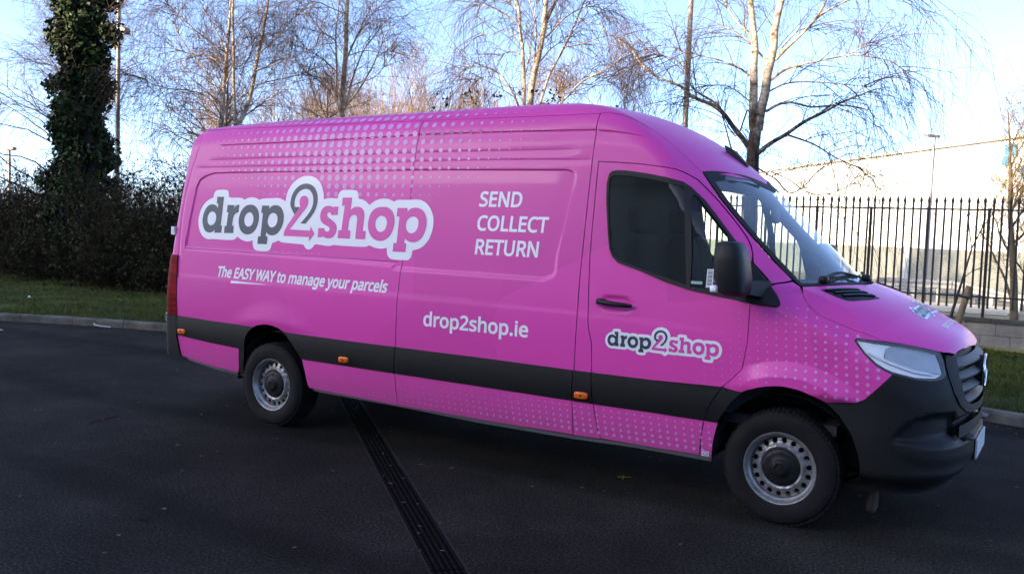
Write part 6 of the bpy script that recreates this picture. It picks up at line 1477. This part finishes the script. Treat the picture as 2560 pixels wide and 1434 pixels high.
shrub('holly_bush', (-8.75, 8.35), 4.4, 1.25, 'dark-leaved holly sprigs left of the pale birch above the van roof', 60, 1100, 80, holly_m, bark_d, .085, 'dark holly behind the van')
shrub('holly_bush', (-7.15, 9.4), 4.6, 1.2, 'dark-leaved holly sprigs right of the pale birch above the van roof', 61, 900, 80, holly_m, bark_d, .085, 'dark holly behind the van')

# bare trees further back on the left
for i, (p, h_, l, s_) in enumerate([((-31.5, 15.5), 12.5, 'bare spreading tree at the upper left corner', 71), ((-26.0, 11.0), 9., 'bare tree between the left edge and the ivy-clad trunk', 72), ((-19.8, 12.0), 7.0, 'bare tree just right of the left lamp post', 73), ((-23.5, 20.0), 8.5, 'bare tree in the gap between lamp post and three-stemmed birch', 75)]):
    wild_tree('bare_tree', p, h_, l, s_, r0=.085 if h_ > 6 else .04, n=34, spread=1.25, rise=.7, per=(7, 5, 2), droop=.12, tw=1.0, group='bare trees on the left')
# the sunlit birch wood behind
rr_ = random.Random(4)
wood = [(-43, 36, 11.5), (-40.5, 38, 13.0), (-38.5, 40, 12.0), (-36, 41, 13.5), (-34.5, 45, 13.0), (-32.5, 44, 12.5), (-31, 48, 14.0), (-29.5, 50, 14.5), (-28, 46, 11.5), (-46, 34, 10.5), (-27, 52, 10.0), (-49, 36, 11.0), (-24.5, 50, 8.0), (-38, 36, 8.0)]
names = ['pale slim birch in the brown sunlit wood behind the van roof']
for i, (x, y, h_) in enumerate(wood):
    wild_tree('wood_birch', (x, y), h_, names[0], 90 + i, r0=.10, n=34, spread=.70, rise=1.5, m=bark_w, tm=twig_b, per=(6, 5, 2), droop=.10, tw=1.7, group='birches of the sunlit wood behind the van', low=.12, zd=([0, 2, 9], [.2, .1, .05]))
# undergrowth of that wood: nobody could count it
rg = np.random.default_rng(33); n = 2200
bx_ = rg.uniform(-52, -24, n); by_ = 33 - .75 * (bx_ + 38) + rg.uniform(0, 14, n); b0 = np.stack([bx_, by_, land_z(by_)], -1)
d = unit(np.stack([rg.normal(0, .16, n), rg.normal(0, .16, n), np.ones(n)], -1)); s = np.linspace(0, 1, 6)[None, :, None]
P = b0[:, None] + d[:, None] * rg.uniform(5.5, 10.5, n)[:, None, None] * s + np.cumsum(rg.normal(0, .08, (n, 6, 3)), 1) * s
P2, R2 = spawn(P, rg, 7, .45, (.6, 1.9), .05, .5, .4, 5, .05, .008, .005)
ug = twig_mesh('undergrowth', [(P, np.linspace(.02, .008, 6)[None] * np.ones((n, 1))), (P2, R2)], twig_b, None); tag(ug, kind='stuff')
# willowy tree at the right edge
wild_tree('willow_tree', (.45, 17.4), 5.6, 'pale yellowish bare tree at the right edge in front of the warehouse', 120, r0=.10, n=30, spread=.75, rise=2.0, m=mat('willow_bark', (.16, .12, .075), rough=.9, var=.4, vscale=6), tm=twig_y, per=(8, 6, 2), droop=-.05, tw=1.0, stems=3, low=.15)

# young staked tree before the wall
t = TREES['yt']; yt = empty('young_tree', (*t['pos'], 0)); tag(yt, 'slender leaning bare sapling tied to a short wooden stake', 'tree')
d = np.array([*t['d'], 0]); rt = np.array([d[1], -d[0], 0]); rg = np.random.default_rng(5); lim = []
for w0, w1, pts in t['limbs']:
    p = smooth_line(np.array(pts) / 100., 2); q = resamp(p, 12); P = q[:, :1] * rt + np.array([0, 0, 1.]) * q[:, 1:] + d * (np.linspace(0, 1, 12) * rg.normal(0, .1))[:, None]
    lim.append((P, np.linspace(max(w0 * .62, .006), max(w1 * .7, .004), 12)))
limb_mesh('trunk', lim, bark_d, yt)
a = spawn(np.stack([resamp(p, 16) for p, _ in lim[1:]]), rg, 4, .2, (.08, .35), .05, .6, .3, 5, .05, .004, .002)
twig_mesh('twigs', [a], bark_d, yt)
st = empty('tree_stake', (-.06, 8.20, 0)); tag(st, 'short rounded wooden stake leaning against the sapling', 'stake')
MB().cyl((-.02, 0, .15), (.20, .02, 1.16), .048, .045, n=12).build('post', mat('stake_wood', (.20, .15, .09), rough=.85, var=.4, vscale=8, stretch=(4, 4, 1)), st, 'auto')
MB().cyl((.05, -.01, 1.02), (.23, -.03, .985), .018, n=6).build('tie', M['rubber'], st)

# ================================================================ poles, barrier, litter
pole_m = mat('pole_galvanised', (.26, .235, .205), rough=.6, metal=.25, var=.25, vscale=2.5)
p = empty('lamp_post', (-20.6, 9.0, 0)); tag(p, 'tall slim lamp post with a small floodlight right of the ivy-clad tree', 'lamp post')
MB().cyl((0, 0, .1), (.03, 0, 9.2), .065, .048, n=12).build('pole', pole_m, p, 'auto')
fl = MB().sq((.24, .02, 6.62), (.30, .20, .17), e=.4, rot=rotm('Y', R(22))).build('floodlight', pole_m, p, True)
MB().cyl((.0, 0, 6.75), (.2, .01, 6.72), .022, n=6).build('bracket', pole_m, p)
MB().box((-.10, -.02, 6.25), (.10, .12, .22)).build('junction_box', pole_m, p)
p = empty('lamp_post', (-6.55, 13.95, 0)); tag(p, 'thick plain grey pole rising behind the van cab roof', 'lamp post')
MB().cyl((0, 0, .1), (.02, 0, 9.6), .078, .052, n=12).build('pole', pole_m, p, 'auto')
MB().cyl((.02, 0, 9.5), (.02, -.8, 9.75), .03, n=8).build('bracket', pole_m, p)
MB().sq((.02, -1.05, 9.78), (.22, .60, .10), e=.5).build('lantern', pole_m, p, True)
p = empty('lamp_post', (-3.46, 31.15, 0)); tag(p, 'slim street lamp with flat head in front of the white warehouse', 'lamp post')
dark_p = mat('lamp_grey', (.22, .22, .24), rough=.5, metal=.3)
MB().cyl((0, 0, -.4), (.03, 0, 5.72), .075, .045, n=12).build('pole', dark_p, p, 'auto')
MB().loft([[(.20, -.10, 5.70), (.20, .10, 5.70), (.20, .10, 5.78), (.20, -.10, 5.78)], [(-.20, -.13, 5.74), (-.20, .13, 5.74), (-.20, .13, 5.84), (-.20, -.13, 5.84)], [(-.52, -.06, 5.85), (-.52, .06, 5.85), (-.52, .06, 5.88), (-.52, -.06, 5.88)]]).build('lantern', mat('lantern_black', (.05, .05, .06), rough=.5), p)
p = empty('lamp_post', (-59.3, 28.2, 0)); tag(p, 'tiny distant lamp post at the far left edge between bare branches', 'lamp post')
MB().cyl((0, 0, -.6), (0, 0, 5.8), .11, .09, n=8).build('pole', pole_m, p); MB().sq((.2, 0, 5.9), (1.0, .4, .25), e=.6).build('lantern', pole_m, p, True)

galv = mat('galvanised_rail', (.36, .36, .35), rough=.5, metal=.35, var=.2, vscale=4)
bw = [(0, .30), (.03, .27), (.03, .20), (.0, .16), (.0, .13), (.03, .09), (.03, .02), (0, 0)]
def barrier(p0, p1, z0, z1, label, n):
    e = empty('crash_barrier', (*p0, 0)); tag(e, label, 'barrier', 'crash barriers stacked in the yard')
    d = np.array(p1) - np.array(p0)
    MB().loft([[(0, -a, z0 + b_) for a, b_ in bw], [(d[0], d[1] - a, z1 + b_) for a, b_ in bw]], caps=False).build('beam', galv, e)
    for k in range(n):
        s = (k + .5) / n; q = d * s; zg = float(land_z(p0[1] + q[1])); zt = z0 + (z1 - z0) * s + .3
        MB().box((q[0], q[1] + .06, (zg + zt) / 2), (.12, .10, zt - zg + .05)).build('post', galv, e)
barrier((-4.97, 29.9), (-2.43, 30.15), .14, .16, 'galvanised crash barrier length nearest the van bonnet', 3)
barrier((-2.43, 30.2), (.12, 30.5), .16, -.33, 'galvanised crash barrier length sloping down to the right', 3)
barrier((-5.5, 32.4), (.5, 31.8), -.22, -.33, 'low galvanised crash barrier lying behind the two raised lengths', 4)
slab = empty('panel_stack', (-2.6, 28.8, 0)); tag(slab, 'pale stack of long boards on the dry grass behind the railings', 'boards')
for k in range(4):
    MB().box((.05 * k, .2 * k, float(land_z(28.8)) + .05 + .06 * k), (4.2, .5, .05)).build('board', mat('pale_board', (.46, .44, .40), rough=.7), slab)

def scrap(name, label, cat, pts, r_, m, z=.004):
    P = resamp(smooth_line(np.array([(x, y, z) for x, y in pts]), 2), 10); P[:, 2] += .004 * np.abs(np.sin(np.arange(10)))
    V, F = tubes(P[None], np.full((1, 10), r_), 5); o = mesh_np(name, V, F, m, None, True); tag(o, label, cat); return o
straw = mat('straw', (.30, .23, .05), rough=.8)
scrap('straw', 'bent yellow straw lying on the asphalt below the van door', 'straw', [(-1.24, -.585), (-1.20, -.55), (-1.16, -.53)], .0032, straw)
scrap('straw', 'short yellow straw crossing the longer one below the van door', 'straw', [(-1.185, -.62), (-1.195, -.56), (-1.225, -.52)], .0028, straw)
scrap('stick', 'thin reddish brown stick lying on the open asphalt at the left', 'stick', [(-5.47, -1.88), (-5.50, -1.82), (-5.545, -1.70), (-5.55, -1.56)], .004, mat('stick_bark', (.07, .03, .02), rough=.9))
lf = leaf_cloud('dead_leaf', np.array([[-3.02, -3.18, .012]]), np.array([[0, 0, 1.]]), .10, mat('dead_leaf', (.012, .010, .009), rough=.9), None, np.random.default_rng(3), 0); lf['kind'] = 'thing'; tag(lf, 'small black dead leaf on the asphalt left of the drain', 'leaf')
lf = leaf_cloud('dead_leaf', np.array([[.46, -.42, .012]]), np.array([[0, 0, 1.]]), .06, mat('dead_leaf_brown', (.05, .04, .03), rough=.9), None, np.random.default_rng(4), 0); lf['kind'] = 'thing'; tag(lf, 'small brown dead leaf beside the front wheel of the van', 'leaf')
lit = mat('pale_litter', (.45, .50, .52), rough=.6)
scrap('litter', 'pale curled plastic strip on the grass verge at the far left', 'litter', [(-15.0, 3.25), (-14.75, 3.15), (-14.62, 3.0)], .012, lit, .20)
scrap('litter', 'pale plastic strip in the gutter beside the rear of the van', 'litter', [(-11.55, 2.25), (-11.3, 2.10), (-10.95, 2.12)], .010, lit, .05)
scrap('litter', 'pale sliver of litter lying on the asphalt near the left kerb', 'litter', [(-12.7, .95), (-12.2, 1.0), (-11.9, 1.02)], .010, lit)
